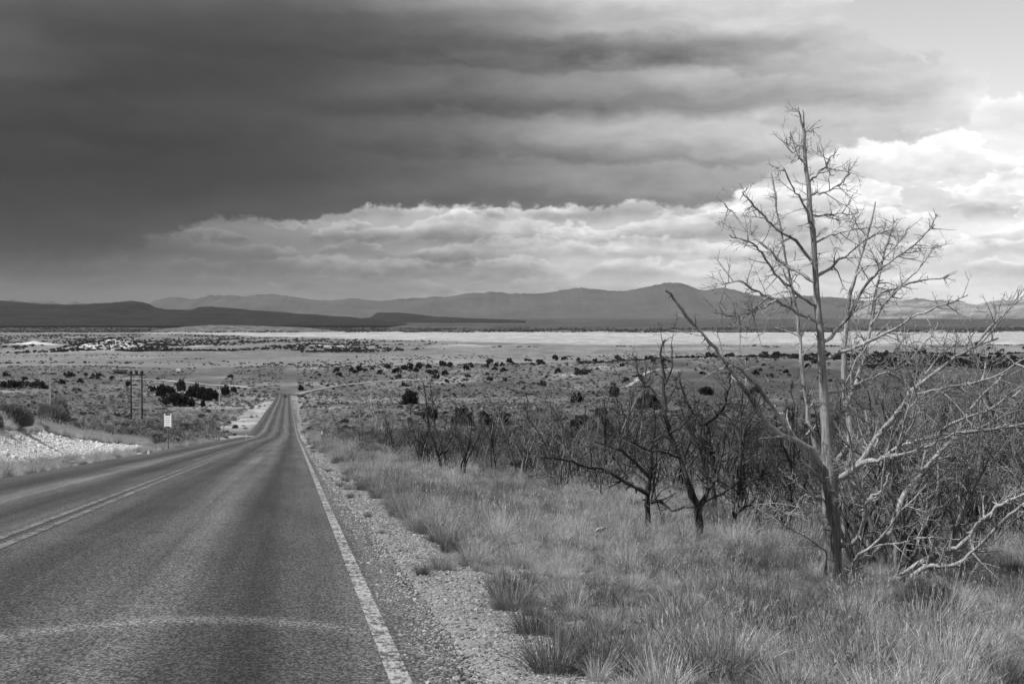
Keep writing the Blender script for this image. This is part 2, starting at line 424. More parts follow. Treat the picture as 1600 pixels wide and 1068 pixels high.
def grid_faces(nu, nv):
    i = np.arange(nu - 1)[:, None] * nv + np.arange(nv - 1)[None, :]
    return np.stack([i, i + nv, i + nv + 1, i + 1], -1).reshape(-1, 4)
def box(x0, x1, y0, y1, z0, z1, bev=0.0):
    import bmesh
    bm = bmesh.new()
    bmesh.ops.create_cube(bm, size=1.0, matrix=Matrix.Translation(((x0+x1)/2, (y0+y1)/2, (z0+z1)/2)) @ Matrix.Diagonal((x1-x0, y1-y0, z1-z0, 1)))
    if bev: bmesh.ops.bevel(bm, geom=bm.edges[:], offset=bev, segments=1, affect='EDGES')
    return bm
def bm_obj(name, bm, material, parent=None):
    me = bpy.data.meshes.new(name); bm.to_mesh(me); bm.free(); me.materials.append(material); return obj(name, me, parent)
def tubes(lines, cap=True):
    """lines: list of (Nx3 points, N radii) -> verts, face blocks"""
    V = []; Q = []; n0 = 0; groups = {}
    for p, r in lines:
        sides = 8 if r[0] > 0.04 else 5 if r[0] > 0.012 else 3
        groups.setdefault((len(p), sides), []).append((p, r))
    for (n, sd), L in groups.items():
        P = np.array([l[0] for l in L]); R = np.array([l[1] for l in L])
        T = np.gradient(P, axis=1); T /= np.linalg.norm(T, axis=2, keepdims=True) + 1e-9
        mean = T.mean(1, keepdims=True); ref = np.where(np.abs(mean[..., 2:3]) > 0.8, np.array([1.0, 0, 0]), np.array([0, 0, 1.0]))
        A = np.cross(T, ref); A /= np.linalg.norm(A, axis=2, keepdims=True) + 1e-9
        B = np.cross(T, A)
        ang = np.arange(sd) / sd * 2 * math.pi
        ring = P[:, :, None, :] + R[:, :, None, None] * (np.cos(ang)[None, None, :, None] * A[:, :, None, :] + np.sin(ang)[None, None, :, None] * B[:, :, None, :])
        m = len(L); V.append(ring.reshape(-1, 3))
        base = n0 + np.arange(m)[:, None, None] * n * sd + np.arange(n - 1)[None, :, None] * sd
        k = np.arange(sd)[None, None, :]; k2 = (k + 1) % sd
        Q.append(np.stack([base + k, base + k2, base + sd + k2, base + sd + k], -1).reshape(-1, 4))
        n0 += m * n * sd
    return np.concatenate(V), Q
def tube_mesh(name, lines, material): 
    v, q = tubes(lines); return mesh(name, v, q, material, smooth=True)
def smooth_line(P, n):
    P = np.asarray(P, float); k = len(P); t = np.linspace(0, k - 1, n); i = np.clip(t.astype(int), 0, k - 2); u = (t - i)[:, None]
    p0 = P[np.clip(i - 1, 0, k - 1)]; p1 = P[i]; p2 = P[i + 1]; p3 = P[np.clip(i + 2, 0, k - 1)]
    return 0.5 * (2*p1 + (p2-p0)*u + (2*p0-5*p1+4*p2-p3)*u*u + (3*p1-p0-3*p2+p3)*u**3)
def unit(v): return v / (np.linalg.norm(v) + 1e-9)

def twig(R, p0, d, L, r0, level, out, up=0.15, wig=0.16, dens=1.0, spread=(35, 75), rmin=0.0034):
    n = 7 if level <= 1 else 5 if level == 2 else 4
    d = unit(d); pts = [p0]; step = L / (n - 1); ds = []
    for k in range(n - 1):
        d = unit(d + R.normal(0, wig, 3) + np.array([0, 0, up * step * 2.0 / max(L, .05) * 0.5]))
        pts.append(pts[-1] + d * step); ds.append(d)
    pts = np.array(pts); r = r0 * np.linspace(1, 0.22, n); r = np.maximum(r, rmin * .75)
    out.append((pts, r))
    if level >= 4: return
    nc = max(1, int(R.poisson({0: 9, 1: 7, 2: 4.5, 3: 2.0}[level] * dens)))
    for c in range(nc):
        t = R.uniform(0.18, 0.97) * (n - 1); i = min(int(t), n - 2); q = pts[i] + (pts[i+1] - pts[i]) * (t - i)
        a = math.radians(R.uniform(*spread)); ax = unit(np.cross(ds[i], R.normal(0, 1, 3)))
        nd = ds[i] * math.cos(a) + np.cross(ax, ds[i]) * math.sin(a)
        nl = L * R.uniform(0.25, 0.6) * (1.15 - 0.6 * t / (n - 1))
        if nl < 0.05: continue
        twig(R, q, nd, nl, max(r[i] * R.uniform(0.4, 0.65), rmin), level + 1, out, up, wig * 1.1, dens, spread, rmin)

# scatter of copies that nobody could count
def proto_collection(name, meshes):
    c = bpy.data.collections.new(name)
    for k, me in enumerate(meshes):
        c.objects.link(bpy.data.objects.new('%s_%02d' % (name, k), me))
    return c
def scatter(name, pts, rot, scl, idx, coll):
    pts = np.asarray(pts, np.float32); me = bpy.data.meshes.new(name)
    me.vertices.add(len(pts)); me.vertices.foreach_set('co', pts.ravel())
    for nm, arr, ty in (('rot', rot, 'FLOAT_VECTOR'), ('scl', scl, 'FLOAT_VECTOR')):
        a = me.attributes.new(nm, ty, 'POINT'); a.data.foreach_set('vector', np.asarray(arr, np.float32).ravel())
    a = me.attributes.new('idx', 'INT', 'POINT'); a.data.foreach_set('value', np.asarray(idx, np.int32))
    o = obj(name, me)
    ng = bpy.data.node_groups.new(name, 'GeometryNodeTree')
    ng.interface.new_socket('Geometry', in_out='INPUT', socket_type='NodeSocketGeometry')
    ng.interface.new_socket('Geometry', in_out='OUTPUT', socket_type='NodeSocketGeometry')
    N = ng.nodes; Lk = ng.links
    gi = N.new('NodeGroupInput'); go = N.new('NodeGroupOutput'); ip = N.new('GeometryNodeInstanceOnPoints')
    ci = N.new('GeometryNodeCollectionInfo'); ci.inputs['Collection'].default_value = coll
    ci.inputs['Separate Children'].default_value = True; ci.inputs['Reset Children'].default_value = True
    def na(nm, ty):
        n = N.new('GeometryNodeInputNamedAttribute'); n.data_type = ty; n.inputs[0].default_value = nm
        return [s for s in n.outputs if s.enabled][0]
    e2r = N.new('FunctionNodeEulerToRotation'); Lk.new(na('rot', 'FLOAT_VECTOR'), e2r.inputs[0])
    Lk.new(gi.outputs[0], ip.inputs['Points']); Lk.new(ci.outputs[0], ip.inputs['Instance'])
    ip.inputs['Pick Instance'].default_value = True
    Lk.new(na('idx', 'INT'), ip.inputs['Instance Index']); Lk.new(e2r.outputs[0], ip.inputs['Rotation']); Lk.new(na('scl', 'FLOAT_VECTOR'), ip.inputs['Scale'])
    Lk.new(ip.outputs[0], go.inputs[0])
    md = o.modifiers.new('scatter', 'NODES'); md.node_group = ng
    return o
def blades(R, n, h, r_base, lean, w, droop=0.25, seg=3, hvar=0.45):
    """a tuft of thin upright blades -> verts, faces, per-vertex random"""
    a = R.uniform(0, 2*math.pi, n); rr = r_base * np.sqrt(R.uniform(0, 1, n))
    base = np.stack([rr*np.cos(a), rr*np.sin(a), np.zeros(n) - 0.01], -1)
    la = a + R.normal(0, 0.7, n); tilt = np.minimum(np.abs(R.normal(0, lean, n)), 1.15) + 0.35 * lean * rr / max(r_base, 1e-6)
    H = h * (1 - hvar * R.uniform(0, 1, n)); out = np.stack([np.cos(la), np.sin(la), np.zeros(n)], -1)
    t = np.linspace(0, 1, seg + 1)
    cen = base[:, None] + H[:, None, None] * (t[None, :, None] * np.array([0, 0, 1.0]) * np.cos(tilt)[:, None, None] + out[:, None] * (np.sin(tilt)[:, None, None] * t[None, :, None] + droop * tilt[:, None, None] * (t ** 2)[None, :, None]))
    cen[:, :, 2] -= (H * droop * tilt * 0.6)[:, None] * (t ** 3)[None]
    pa = R.uniform(0, math.pi, n); side = np.stack([np.cos(pa), np.sin(pa), np.zeros(n)], -1)
    wd = w * R.uniform(0.6, 1.3, n)[:, None] * (1 - 0.75 * t ** 1.5)[None]
    v = np.stack([cen - side[:, None] * wd[..., None], cen + side[:, None] * wd[..., None]], 2)
    v = v.reshape(-1, 3); k = np.arange(n)[:, None] * (seg + 1) * 2 + np.arange(seg)[None] * 2
    f = np.stack([k, k + 1, k + 3, k + 2], -1).reshape(-1, 4)
    return v, f, np.repeat(R.uniform(0, 1, n), (seg + 1) * 2)
def join_parts(parts):
    V = []; Fs = []; A = []; n = 0
    for v, f, r in parts: V.append(v); Fs.append(f + n); A.append(r); n += len(v)
    return np.concatenate(V), [np.concatenate(Fs)], np.concatenate(A)

# ------------------------------------------------------------------ ground
def playa_edge(px): return np.interp(px, [200, 240, 400, 550, 700, 850, 1100, 1250, 1600], [8800, 8200, 6900, 6100, 5400, 4850, 4600, 4500, 4400])
def ground_albedo(x, y):
    o = offs(x, y); az = np.arctan2(x, np.maximum(y, 1)); px = CX + F * np.tan(np.clip(az, -1.2, 1.2))
    a = np.where((y < 60) & (o > 2), 0.15, 0.19)
    n = fbm(x / 5.0, y / 8.0, 51, 4); n2 = fbm(x / 40.0, y / 90.0, 52, 4); n3 = fbm(x / 300.0, y / 900.0, 53, 4)
    a = a + 0.10 * n + np.where(y > 60, 0.16 * n2, 0)
    a = np.where(y > 120, a + 0.22 * np.clip(n2 * 3 - 0.25, 0, 1), a)
    # gravel verge, right and left
    a = np.where((o > 5) & (y < 420), a * (1 - 0.50 * ss(40, 60, y) * ss(420, 250, y)), a)
    g = ss(2.4, 1.5, o + 1.3 * n) * (o > 0.5) * ss(60, 30, y); a = a + (0.31 - a) * g
    g = ss(1.9, 1.3, o + .8 * n) * (o > 0.5) * ss(25, 60, y) * ss(330, 250, y); a = a + (0.36 - a) * g
    g = ss(8.4, 7.6, -o + 2.0 * n) * (o < -5); a = a + (0.36 - a) * g * ss(150, 80, y)
    # chalky cut bank on the left
    bank = ss(7.9, 8.7, -o + 1.2 * n) * ss(12.6, 11.4, -o + 1.5 * n) * ss(88, 70, y + 12 * n); a = a + (0.66 - a) * bank
    # pale spoil along the far stretch of road
    sp = ss(6.9, 7.6, -o) * ss(17, 11, -o + 9 * n) * ss(225, 270, y) * ss(700, 560, y); a = a + (0.58 - a) * sp * np.clip(.75 + 2.2 * fbm(x / 3.0, y / 14.0, 57, 3), .1, 1)
    sp = ss(1.0, 1.3, o) * ss(5, 2.5, o + 3 * n) * ss(225, 270, y) * ss(760, 700, y); a = a + (0.42 - a) * sp
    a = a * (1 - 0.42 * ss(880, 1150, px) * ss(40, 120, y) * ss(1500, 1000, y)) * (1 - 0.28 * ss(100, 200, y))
    # plains
    pl = ss(1450, 1700, y); a = a + (0.195 + 0.10 * n3 - a) * pl
    str_ = np.clip(fbm(x / 260.0, y / 60.0, 61, 4) * 4 - 0.5, 0, 1); a = a + 0.18 * str_ * pl * ss(4600, 3000, y)
    for kx, yy, wx, wy, v in ((170, 3640, 80, 130, .66), (50, 4540, 70, 100, .62), (330, 3900, 50, 60, .55), (520, 4000, 60, 60, .5), (730, 3980, 50, 90, .48)):
        xx = (kx - CX) / F * yy; w = np.exp(-(((x - xx) / wx) ** 2 + ((y - yy) / wy) ** 2) * (1 + 2 * n3)); a = a + (v - a) * np.clip(w * 1.6, 0, 1)
    near_edge = playa_edge(px) * (1 + 0.12 * n3)
    far_edge = np.interp(px, [200, 600, 1600], [9100, 9200, 9600]) * (1 + 0.05 * fbm(x / 700.0, y / 1500.0, 71, 4))
    playa = ss(-200, 500, y - near_edge) * ss(-200, 700, far_edge - y); a = a + (0.40 + 0.20 * fbm(x / 600.0, y / 300.0, 73, 4) - a) * playa
    dk = ss(0, 500, y - far_edge); a = a + (0.050 + 0.05 * np.clip(fbm(x / 300.0, y / 500.0, 75, 4) * 3, 0, 1) - a) * dk  # cloud shade over the far plain put into its albedo
    return np.clip(a, 0.02, 0.75)
def build_ground():
    r = np.concatenate([[0.5, 1.0, 1.6, 2.2], np.geomspace(2.8, 60, 270), np.geomspace(60.7, 10000, 380), np.geomspace(10150, 23000, 60)])
    th = np.concatenate([np.linspace(-math.pi, -0.52, 60)[:-1], np.linspace(-0.52, -0.40, 14)[:-1], np.linspace(-0.40, 0.40, 540), np.linspace(0.40, 0.52, 14)[1:], np.linspace(0.52, math.pi, 60)[1:]])
    Rr, Th = np.meshgrid(r, th, indexing='ij')
    x = Rr * np.sin(Th); y = Rr * np.cos(Th); z = terrain(x, y)
    v = np.stack([x, y, z], -1).reshape(-1, 3); f = grid_faces(len(r), len(th))[:, ::-1]
    n = len(v); v = np.vstack([v, [[0, 0, terrain(0, 0)]]])
    fan = np.array([[n, j + 1, j] for j in range(len(th) - 1)])
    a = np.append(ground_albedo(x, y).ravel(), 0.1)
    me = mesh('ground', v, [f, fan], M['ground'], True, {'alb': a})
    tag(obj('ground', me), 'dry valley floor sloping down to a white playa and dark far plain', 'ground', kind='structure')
build_ground()

# ------------------------------------------------------------------ road
_ax_y = np.array([-14, 0, 213, 710, 745, 775, 797, 812, 822, 830.0])
_ax_x = np.array([0, 0, 0, 0, 0, 0, 0, 0, 0, 0.0])
for i, (yy, px) in enumerate(zip(_ax_y, [0, 0, 0, 0, 451.5, 447, 438, 424, 406, 384])):
    _ax_x[i] = -0.15389 * yy - (2.0 if yy == 710 else 0) if i < 4 else (px - CX) / F * yy
_dense_y = np.concatenate([np.arange(-14, 3, 1.0), np.arange(3, 40, 0.2), np.arange(40, 60, 1.0), np.arange(60, 213, 4.0), np.arange(213, 700, 8.0)])
_near = np.stack([np.interp(_dense_y, _ax_y[:4], _ax_x[:4]), _dense_y], -1)
_far = smooth_line(np.stack([_ax_x[2:], _ax_y[2:]], -1), 130); _far = _far[_far[:, 1] > 700]
AXIS = np.vstack([_near, _far])
_t = np.gradient(AXIS, axis=0); _t /= np.linalg.norm(_t, axis=1, keepdims=True)
NRM = np.stack([_t[:, 1], -_t[:, 0]], -1)
RUN = np.concatenate([[0], np.cumsum(np.linalg.norm(np.diff(AXIS, axis=0), axis=1))]) - 14.0
def strip(name, offsets, lift, material, y0, y1, parent=None, alb=None, skirt=0.0, wob=0.0):
    sel = (AXIS[:, 1] >= y0) & (AXIS[:, 1] <= y1) | ((RUN > 700) & (y1 > 800)); A = AXIS[sel]; Nn = NRM[sel]; rn = RUN[sel]
    rows = []; offa = []; offsets = list(offsets)
    for k, o in enumerate(offsets):
        oo = o + wob * (vnoise(rn / 2.3, np.full(len(rn), k * 9.1), 5) - 0.5) * np.clip(rn / 60, .6, 3)
        if skirt and k >= len(offsets) - 2:      # crumbling edge
            oo = o + 0.10 * (vnoise(rn / 1.3, rn * 0 + 3.1, 5) - 0.5) + 0.13 * (vnoise(rn / 0.3, rn * 0 + 7.7, 6) - 0.5)
            P = A + Nn * oo[:, None]
        else: P = A + Nn * oo[:, None] if wob else A + Nn * o
        zz = road_z(P[:, 1]); tz = terrain(P[:, 0], P[:, 1])
        zz = np.where(P[:, 1] > 735, tz + 0.25, zz) + 0.012 - 0.012 * abs(o + 3.05) + 0.035
        lf = lift if not skirt or 0 < k < len(offsets) - 1 else -skirt
        rows.append(np.stack([P[:, 0], P[:, 1], zz + lf], -1)); offa.append(np.full(len(A), o))
    v = np.stack(rows, 1); fl = {'off': np.stack(offa, 1).ravel(), 'run': np.repeat(rn, len(offsets))}
    if alb is not None: fl['alb'] = np.full(v.shape[0] * v.shape[1], alb)
    me = mesh(name, v.reshape(-1, 3), [grid_faces(len(A), len(offsets))[:, ::-1]], material, False, fl)
    return obj(name, me, parent)
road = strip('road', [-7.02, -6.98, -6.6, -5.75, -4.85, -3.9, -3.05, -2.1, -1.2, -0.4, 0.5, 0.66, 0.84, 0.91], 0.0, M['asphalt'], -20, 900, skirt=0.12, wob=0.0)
tag(road, 'worn chip-sealed two-lane asphalt road running straight downhill', 'road', kind='structure')
strip('edge_line', [0.462, 0.57], 0.005, M['paint'], -20, 700, road, 0.46)
strip('centre_line', [-3.20, -3.09], 0.005, M['paint'], -20, 640, road, 0.26)
strip('centre_line', [-2.97, -2.86], 0.005, M['paint'], -20, 640, road, 0.26)

def track(name, pix, width, alb, label):
    P = [hit(*p) for p in pix]; P = smooth_line(np.array([p[:2] for p in P]), 40)
    t = np.gradient(P, axis=0); t /= np.linalg.norm(t, axis=1, keepdims=True); nn = np.stack([t[:, 1], -t[:, 0]], -1)
    offs_ = np.linspace(-0.5, 0.5, 5) * width
    rows = []
    for o in offs_:
        Q = P + nn * (o * (1 + 0.3 * (vnoise(np.arange(40) / 4.0, np.full(40, 3.0), 8) - .5)))[:, None]
        lift = 0.1 + 0.0006 * Q[:, 1] - 0.25 * (abs(o) > width * 0.45)
        rows.append(np.stack([Q[:, 0], Q[:, 1], terrain(Q[:, 0], Q[:, 1]) + lift], -1))
    v = np.stack(rows, 1).reshape(-1, 3)
    me = mesh(name, v, [grid_faces(40, 5)[:, ::-1]], M['ground'], True, {'alb': np.full(len(v), alb)})
    tag(obj(name, me), label, 'track', kind='structure')
track('dirt_track', [(975, 606), (990, 598), (1003, 588), (1018, 580), (1045, 577)], 4.0, 0.36, 'pale dirt track curving over the sagebrush slope left of the snag')
track('dirt_track', [(200, 593), (240, 594), (270, 596), (310, 600), (352, 603), (398, 607)], 6.0, 0.32, 'pale dirt track running past the junipers towards the road bend')
track('dirt_track', [(462, 617), (485, 611), (540, 602), (600, 596), (660, 594)], 4.5, 0.28, 'pale dirt track leaving the road bend to the right')
track('dirt_track', [(386, 683), (350, 684), (318, 687), (300, 681)], 3.0, 0.34, 'pale side track joining the road beyond the white sign')

# ------------------------------------------------------------------ mountains and hills
def mountain(name, pts, ydist, depth, zbase, material, seed, rough, label, n=420):
    px = np.linspace(pts[0][0], pts[-1][0], n); py = np.interp(px, [p[0] for p in pts], [p[1] for p in pts])
    if ydist > 20000: py = np.where(py < 466, 466 + (py - 466) * 1.15, py)
    R_ = np.linspace(0, 1, 22); rows = []
    h = (HY - py) / F * ydist
    h = h + rough * (fbm(px / 26.0, px * 0, seed, 5) + .55 * fbm(px / 7.0, px * 0, seed + 2, 3)) * np.clip((h - zbase) / 120.0, 0.1, 1)
    for t in R_:
        y = ydist + depth * (t - 0.62)
        s = (t / 0.62) ** 1.25 if t <= 0.62 else 1 - ((t - 0.62) / 0.38) ** 1.4
        x = (px - CX) / F * ydist * (1 + 0.0 * t)
        spur = fbm(x / (depth * 0.16), np.full(n, y) / (depth * 0.5), seed + 3, 5)
        z = zbase + (h - zbase) * np.clip(s * (1 + 1.5 * spur * (1 - s)), 0, 1)
        rows.append(np.stack([x, np.full(n, y) + depth * 0.12 * fbm(x / (depth * 0.3), x * 0 + t * 2, seed + 9, 3), z], -1))
    v = np.stack(rows, 0).reshape(-1, 3)
    me = mesh(name, v, [grid_faces(len(R_), n)[:, ::-1]], material, True)
    tag(obj(name, me), label, 'mountains', kind='structure')
mountain('mountain_range', [(150, 492), (240, 471), (270, 464), (310, 467), (330, 461), (370, 462), (420, 460), (470, 465), (510, 470), (560, 467), (610, 469), (640, 465), (700, 463), (750, 458), (770, 456.5), (800, 460), (850, 459), (880, 453), (900, 450), (930, 453), (960, 457), (990, 453), (1020, 448), (1045, 443.5), (1070, 448), (1100, 454), (1130, 451.5), (1150, 455), (1180, 462), (1220, 466), (1260, 462), (1330, 466), (1420, 480), (1500, 492)], 28000, 6000, -60, M['hill_far'], 5, 60, 'long grey mountain range with a central peak on the horizon')
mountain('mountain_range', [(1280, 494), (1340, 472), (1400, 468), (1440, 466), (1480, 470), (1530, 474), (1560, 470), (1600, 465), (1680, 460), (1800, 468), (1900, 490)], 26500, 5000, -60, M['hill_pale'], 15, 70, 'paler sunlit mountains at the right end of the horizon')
mountain('mountain_range', [(-260, 480), (-120, 468), (-40, 472), (0, 473), (20, 467), (40, 472), (80, 470), (100, 475), (120, 470), (140, 474), (170, 472), (200, 474), (240, 480), (300, 492)], 30000, 4000, -60, M['hill_far'], 25, 50, 'small far peaks peeping over the dark hills at the left')
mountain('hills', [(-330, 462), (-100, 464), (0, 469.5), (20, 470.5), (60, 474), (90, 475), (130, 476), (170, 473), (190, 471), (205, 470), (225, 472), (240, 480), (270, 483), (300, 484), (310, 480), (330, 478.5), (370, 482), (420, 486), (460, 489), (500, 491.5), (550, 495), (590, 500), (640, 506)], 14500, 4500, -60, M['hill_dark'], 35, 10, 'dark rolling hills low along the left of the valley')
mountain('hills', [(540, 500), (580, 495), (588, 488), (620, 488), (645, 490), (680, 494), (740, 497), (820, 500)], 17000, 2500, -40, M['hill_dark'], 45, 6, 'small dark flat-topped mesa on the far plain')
mountain('hills', [(225, 519), (260, 513), (300, 509), (330, 507.5), (370, 508), (420, 509), (470, 511), (520, 516), (560, 520)], 9500, 900, -92, mat_hill('scrub_hill', 0.04, 0.22, 0.02), 55, 3, 'low scrubby rise in front of the dark hills')

# ------------------------------------------------------------------ utility poles, signs, house, car and other made things
def cyl_line(p0, p1, r0, r1): return (np.array([p0, p1], float), np.array([r0, r1]))
def lathe(name, prof, seg, material, parent=None, loc=(0, 0, 0)):
    a = np.arange(seg) / seg * 2 * math.pi; P = np.array(prof, float)
    v = np.stack([P[:, 0:1] * np.cos(a), P[:, 0:1] * np.sin(a), np.repeat(P[:, 1:2], seg, 1)], -1).reshape(-1, 3)
    f = []
    for i in range(len(P) - 1):
        for j in range(seg):
            f.append((i*seg+j, i*seg+(j+1) % seg, (i+1)*seg+(j+1) % seg, (i+1)*seg+j))
    f.append(tuple(range((len(P)-1)*seg, len(P)*seg)))
    return obj(name, mesh(name, v, f, material), parent, loc)
def utility_pole(px, py, top, label, material, arm=True, group='single utility poles', y=None):
    p = hit(px, py) if y is None else at(px, py, y); p[2] = terrain(p[0], p[1]); H = (HY - top) / F * p[1] - p[2]
    t = empty('utility_pole', p); tag(t, label, 'utility pole', group)
    lathe('pole', [(0.15, -0.5), (0.15, 0), (0.125, H * .5), (0.10, H)], 10, material, t)
    if arm:
        z = H * 0.84
        bm_obj('crossarm', box(-1.15, 1.15, -0.20, -0.10, z - 0.07, z + 0.07, 0.01), M['pole'], t)
        for s in (-1.0, 1.0): lathe('insulator', [(0.03, 0), (0.05, 0.05), (0.09, 0.07), (0.05, 0.13), (0.07, 0.16), (0.03, 0.22)], 8, M['metal'], t, (s, -0.15, z + 0.07))
        lathe('insulator', [(0.03, 0), (0.05, 0.05), (0.09, 0.07), (0.05, 0.13), (0.03, 0.22)], 8, M['metal'], t, (0, 0, H))
    return t
utility_pole(79, 640, 567, 'bleached utility pole with one crossarm behind the round bank bushes', M['pale_pole'], y=255.0)
utility_pole(343, 645, 596, 'slim bare utility pole beside the juniper clump', M['pale_pole'], False)
utility_pole(580, 640, 596, 'slim pale pole behind the bare white stems right of the road', M['pale_pole'], False)
utility_pole(72, 592, 574, 'small distant utility pole left of the bleached pole', M['pole'], True)

def bank_poles():
    pa, pb = hit(205, 655), hit(222, 653); y = pa[1]; pb = at(222, 654, y)
    base = np.array([(pa[0] + pb[0]) / 2, y, terrain((pa[0] + pb[0]) / 2, y)]); half = (pb[0] - pa[0]) / 2
    s = y / F; H = 78 * s
    t = empty('transformer_rack', base); tag(t, 'dark twin-pole rack carrying three transformers beside the pale grass strip', 'power pole')
    for sx in (-1, 1): lathe('pole', [(0.19, -0.6), (0.19, 0), (0.16, H * .6), (0.14, H * 0.94)], 10, M['pole'], t, (sx * half, 0, 0))
    z = H * 0.90
    for yy in (-0.30, 0.22): bm_obj('beam', box(-half - 0.62, half + 0.62, yy, yy + 0.10, z - 0.16, z + 0.10, 0.01), M['pole'], t)
    for k in (-1, 0, 1):
        cx = k * half
        tr = lathe('transformer', [(0.30, 0), (0.33, 0.03), (0.33, 0.62), (0.30, 0.70), (0.10, 0.74)], 14, M['dark'], t, (cx, 0, z + 0.13))
        for sx in (-1, 1): lathe('bushing', [(0.05, 0), (0.09, 0.06), (0.06, 0.10), (0.09, 0.16), (0.04, 0.26)], 8, M['metal'], tr, (sx * 0.18, 0, 0.70))
    for sx in (-1, 1): bm_obj('brace', box(sx * half - 0.04, sx * half + 0.04, -0.22, -0.14, z - 1.2, z - 0.2), M['pole'], t)
bank_poles()

def road_sign():
    p = hit(263, 703); s = p[1] / F
    t = empty('road_sign', p, math.radians(-34)); tag(t, 'small white notice board on a thin post at the left roadside', 'sign')
    H = 57 * s
    lathe('post', [(0.026, -0.3), (0.026, H - 17 * s)], 8, M['metal'], t)
    zb, zt = H - 19.5 * s, H - 3.0 * s; w = 7.2 * s
    b = bm_obj('board', box(-w, w, -0.03, 0.0, zb, zt, 0.004), M['white'], t)
    for sx in (-1, 1): bm_obj('frame_post', box(sx * w - 0.035, sx * w + 0.035, -0.045, 0.03, zb - 0.06, H, 0.006), M['white'], t)
    for k, (l, r) in enumerate(((-.6, .6), (-.75, .7), (-.7, .75), (-.5, .5))):
        zz = zt - (k + 0.9) * (zt - zb) / 5
        bm_obj('text_line', box(l * w, r * w, -0.034, -0.0305, zz - 0.022, zz + 0.022), M['text'], b)
road_sign()
def delineator(px, py, hpx, label, lit=True):
    p = hit(px, py); s = p[1] / F; H = hpx * s
    t = empty('marker_post', p); tag(t, label, 'marker post', 'roadside marker posts')
    bm_obj('post', box(-0.035, 0.035, -0.02, 0.02, -0.2, H, 0.005), M['pole'] if lit else M['pale_pole'], t)
    bm_obj('reflector', box(-0.06, 0.06, -0.032, -0.021, H - 0.30, H - 0.04, 0.004), M['white'], t)
delineator(503, 694, 22, 'dark marker post with white reflector at the right road edge')
delineator(232, 712, 9, 'short pale marker post in the grass before the white sign', False)
delineator(385, 690, 12, 'thin marker post where the side track meets the road', False)
def letter_box():
    p = hit(298, 668); s = p[1] / F
    t = empty('utility_box', p); tag(t, 'small dark roadside box on posts right of the white sign', 'utility box')
    bm_obj('cabinet', box(-4 * s, 5 * s, -0.25, 0.25, 0.15, 0.75, 0.04), M['dark'], t)
    for sx in (-3, 4): bm_obj('leg', box(sx * s - 0.05, sx * s + 0.05, -0.05, 0.05, -0.2, 0.15), M['pole'], t)
    bm_obj('vent_pipe', box(3.6 * s, 4.4 * s, -0.05, 0.05, 0.752, 1.4), M['dark'], t)
letter_box()
def gable(x0, x1, y0, y1, z0, z1, ov):
    import bmesh
    bm = bmesh.new(); ym = (y0 + y1) / 2
    for dz in (0, 0.18):
        for x in (x0 - ov, x1 + ov):
            for y, z in ((y0 - ov, z0), (ym, z1), (y1 + ov, z0)): bm.verts.new((x, y, z + dz))
    bm.verts.ensure_lookup_table(); v = bm.verts
    for q in ((0, 3, 4, 1), (1, 4, 5, 2), (6, 7, 10, 9), (7, 8, 11, 10), (0, 1, 7, 6), (1, 2, 8, 7), (3, 9, 10, 4), (4, 10, 11, 5), (0, 6, 9, 3), (2, 5, 11, 8)): bm.faces.new([v[i] for i in q])
    return bm
def house():
    p = hit(188, 584); s = p[1] / F; w = 9.5 * s
    t = empty('house', p, 0.2); tag(t, 'dark low ranch house with gabled roof on the distant plain', 'house')
    h = 5.0 * s
    bm_obj('wall', box(-w, w, -3.5, 3.5, -0.5, h * 0.6), M['wall'], t)
    r = bm_obj('roof', gable(-w, w, -3.5, 3.5, h * 0.6, h * 1.25, 0.5), M['roof'], t)
    bm_obj('chimney', box(-w * .4 - .35, -w * .4 + .35, -0.9, -0.2, h * 0.9, h * 1.5), M['metal'], r)
    bm_obj('door', box(-0.5, 0.5, -3.56, -3.502, 0.0, 2.0), M['dark'], t)
    for x in (-w * .65, w * .45, w * .75):
        wd = bm_obj('window', box(x - .7, x + .7, -3.56, -3.502, 0.9, 2.0), M['white'], t)
        bm_obj('pane', box(x - .6, x + .6, -3.58, -3.562, 1.0, 1.9), M['glass'], wd)
house()
def trailer():
    p = hit(279, 581); s = p[1] / F
    t = empty('trailer', p); tag(t, 'tiny white box trailer parked on the distant plain', 'trailer'); L = 3.2 * s
    bm_obj('body', box(-L, L, -1.2, 1.2, 0.5, 3.0, 0.12), M['white'], t)
    for x in (-L * .5, -L * .15):
        for y in (-1.1, 1.1):
            o = lathe('wheel', [(0.02, -0.12), (0.38, -0.12), (0.4, 0), (0.38, 0.12), (0.02, 0.12)], 12, M['rubber'], t, (x, y, 0.4)); o.rotation_euler = (math.pi / 2, 0, 0)
    bm_obj('drawbar', box(L, L + 1.0, -0.06, 0.06, 0.5, 0.62), M['dark'], t)
trailer()
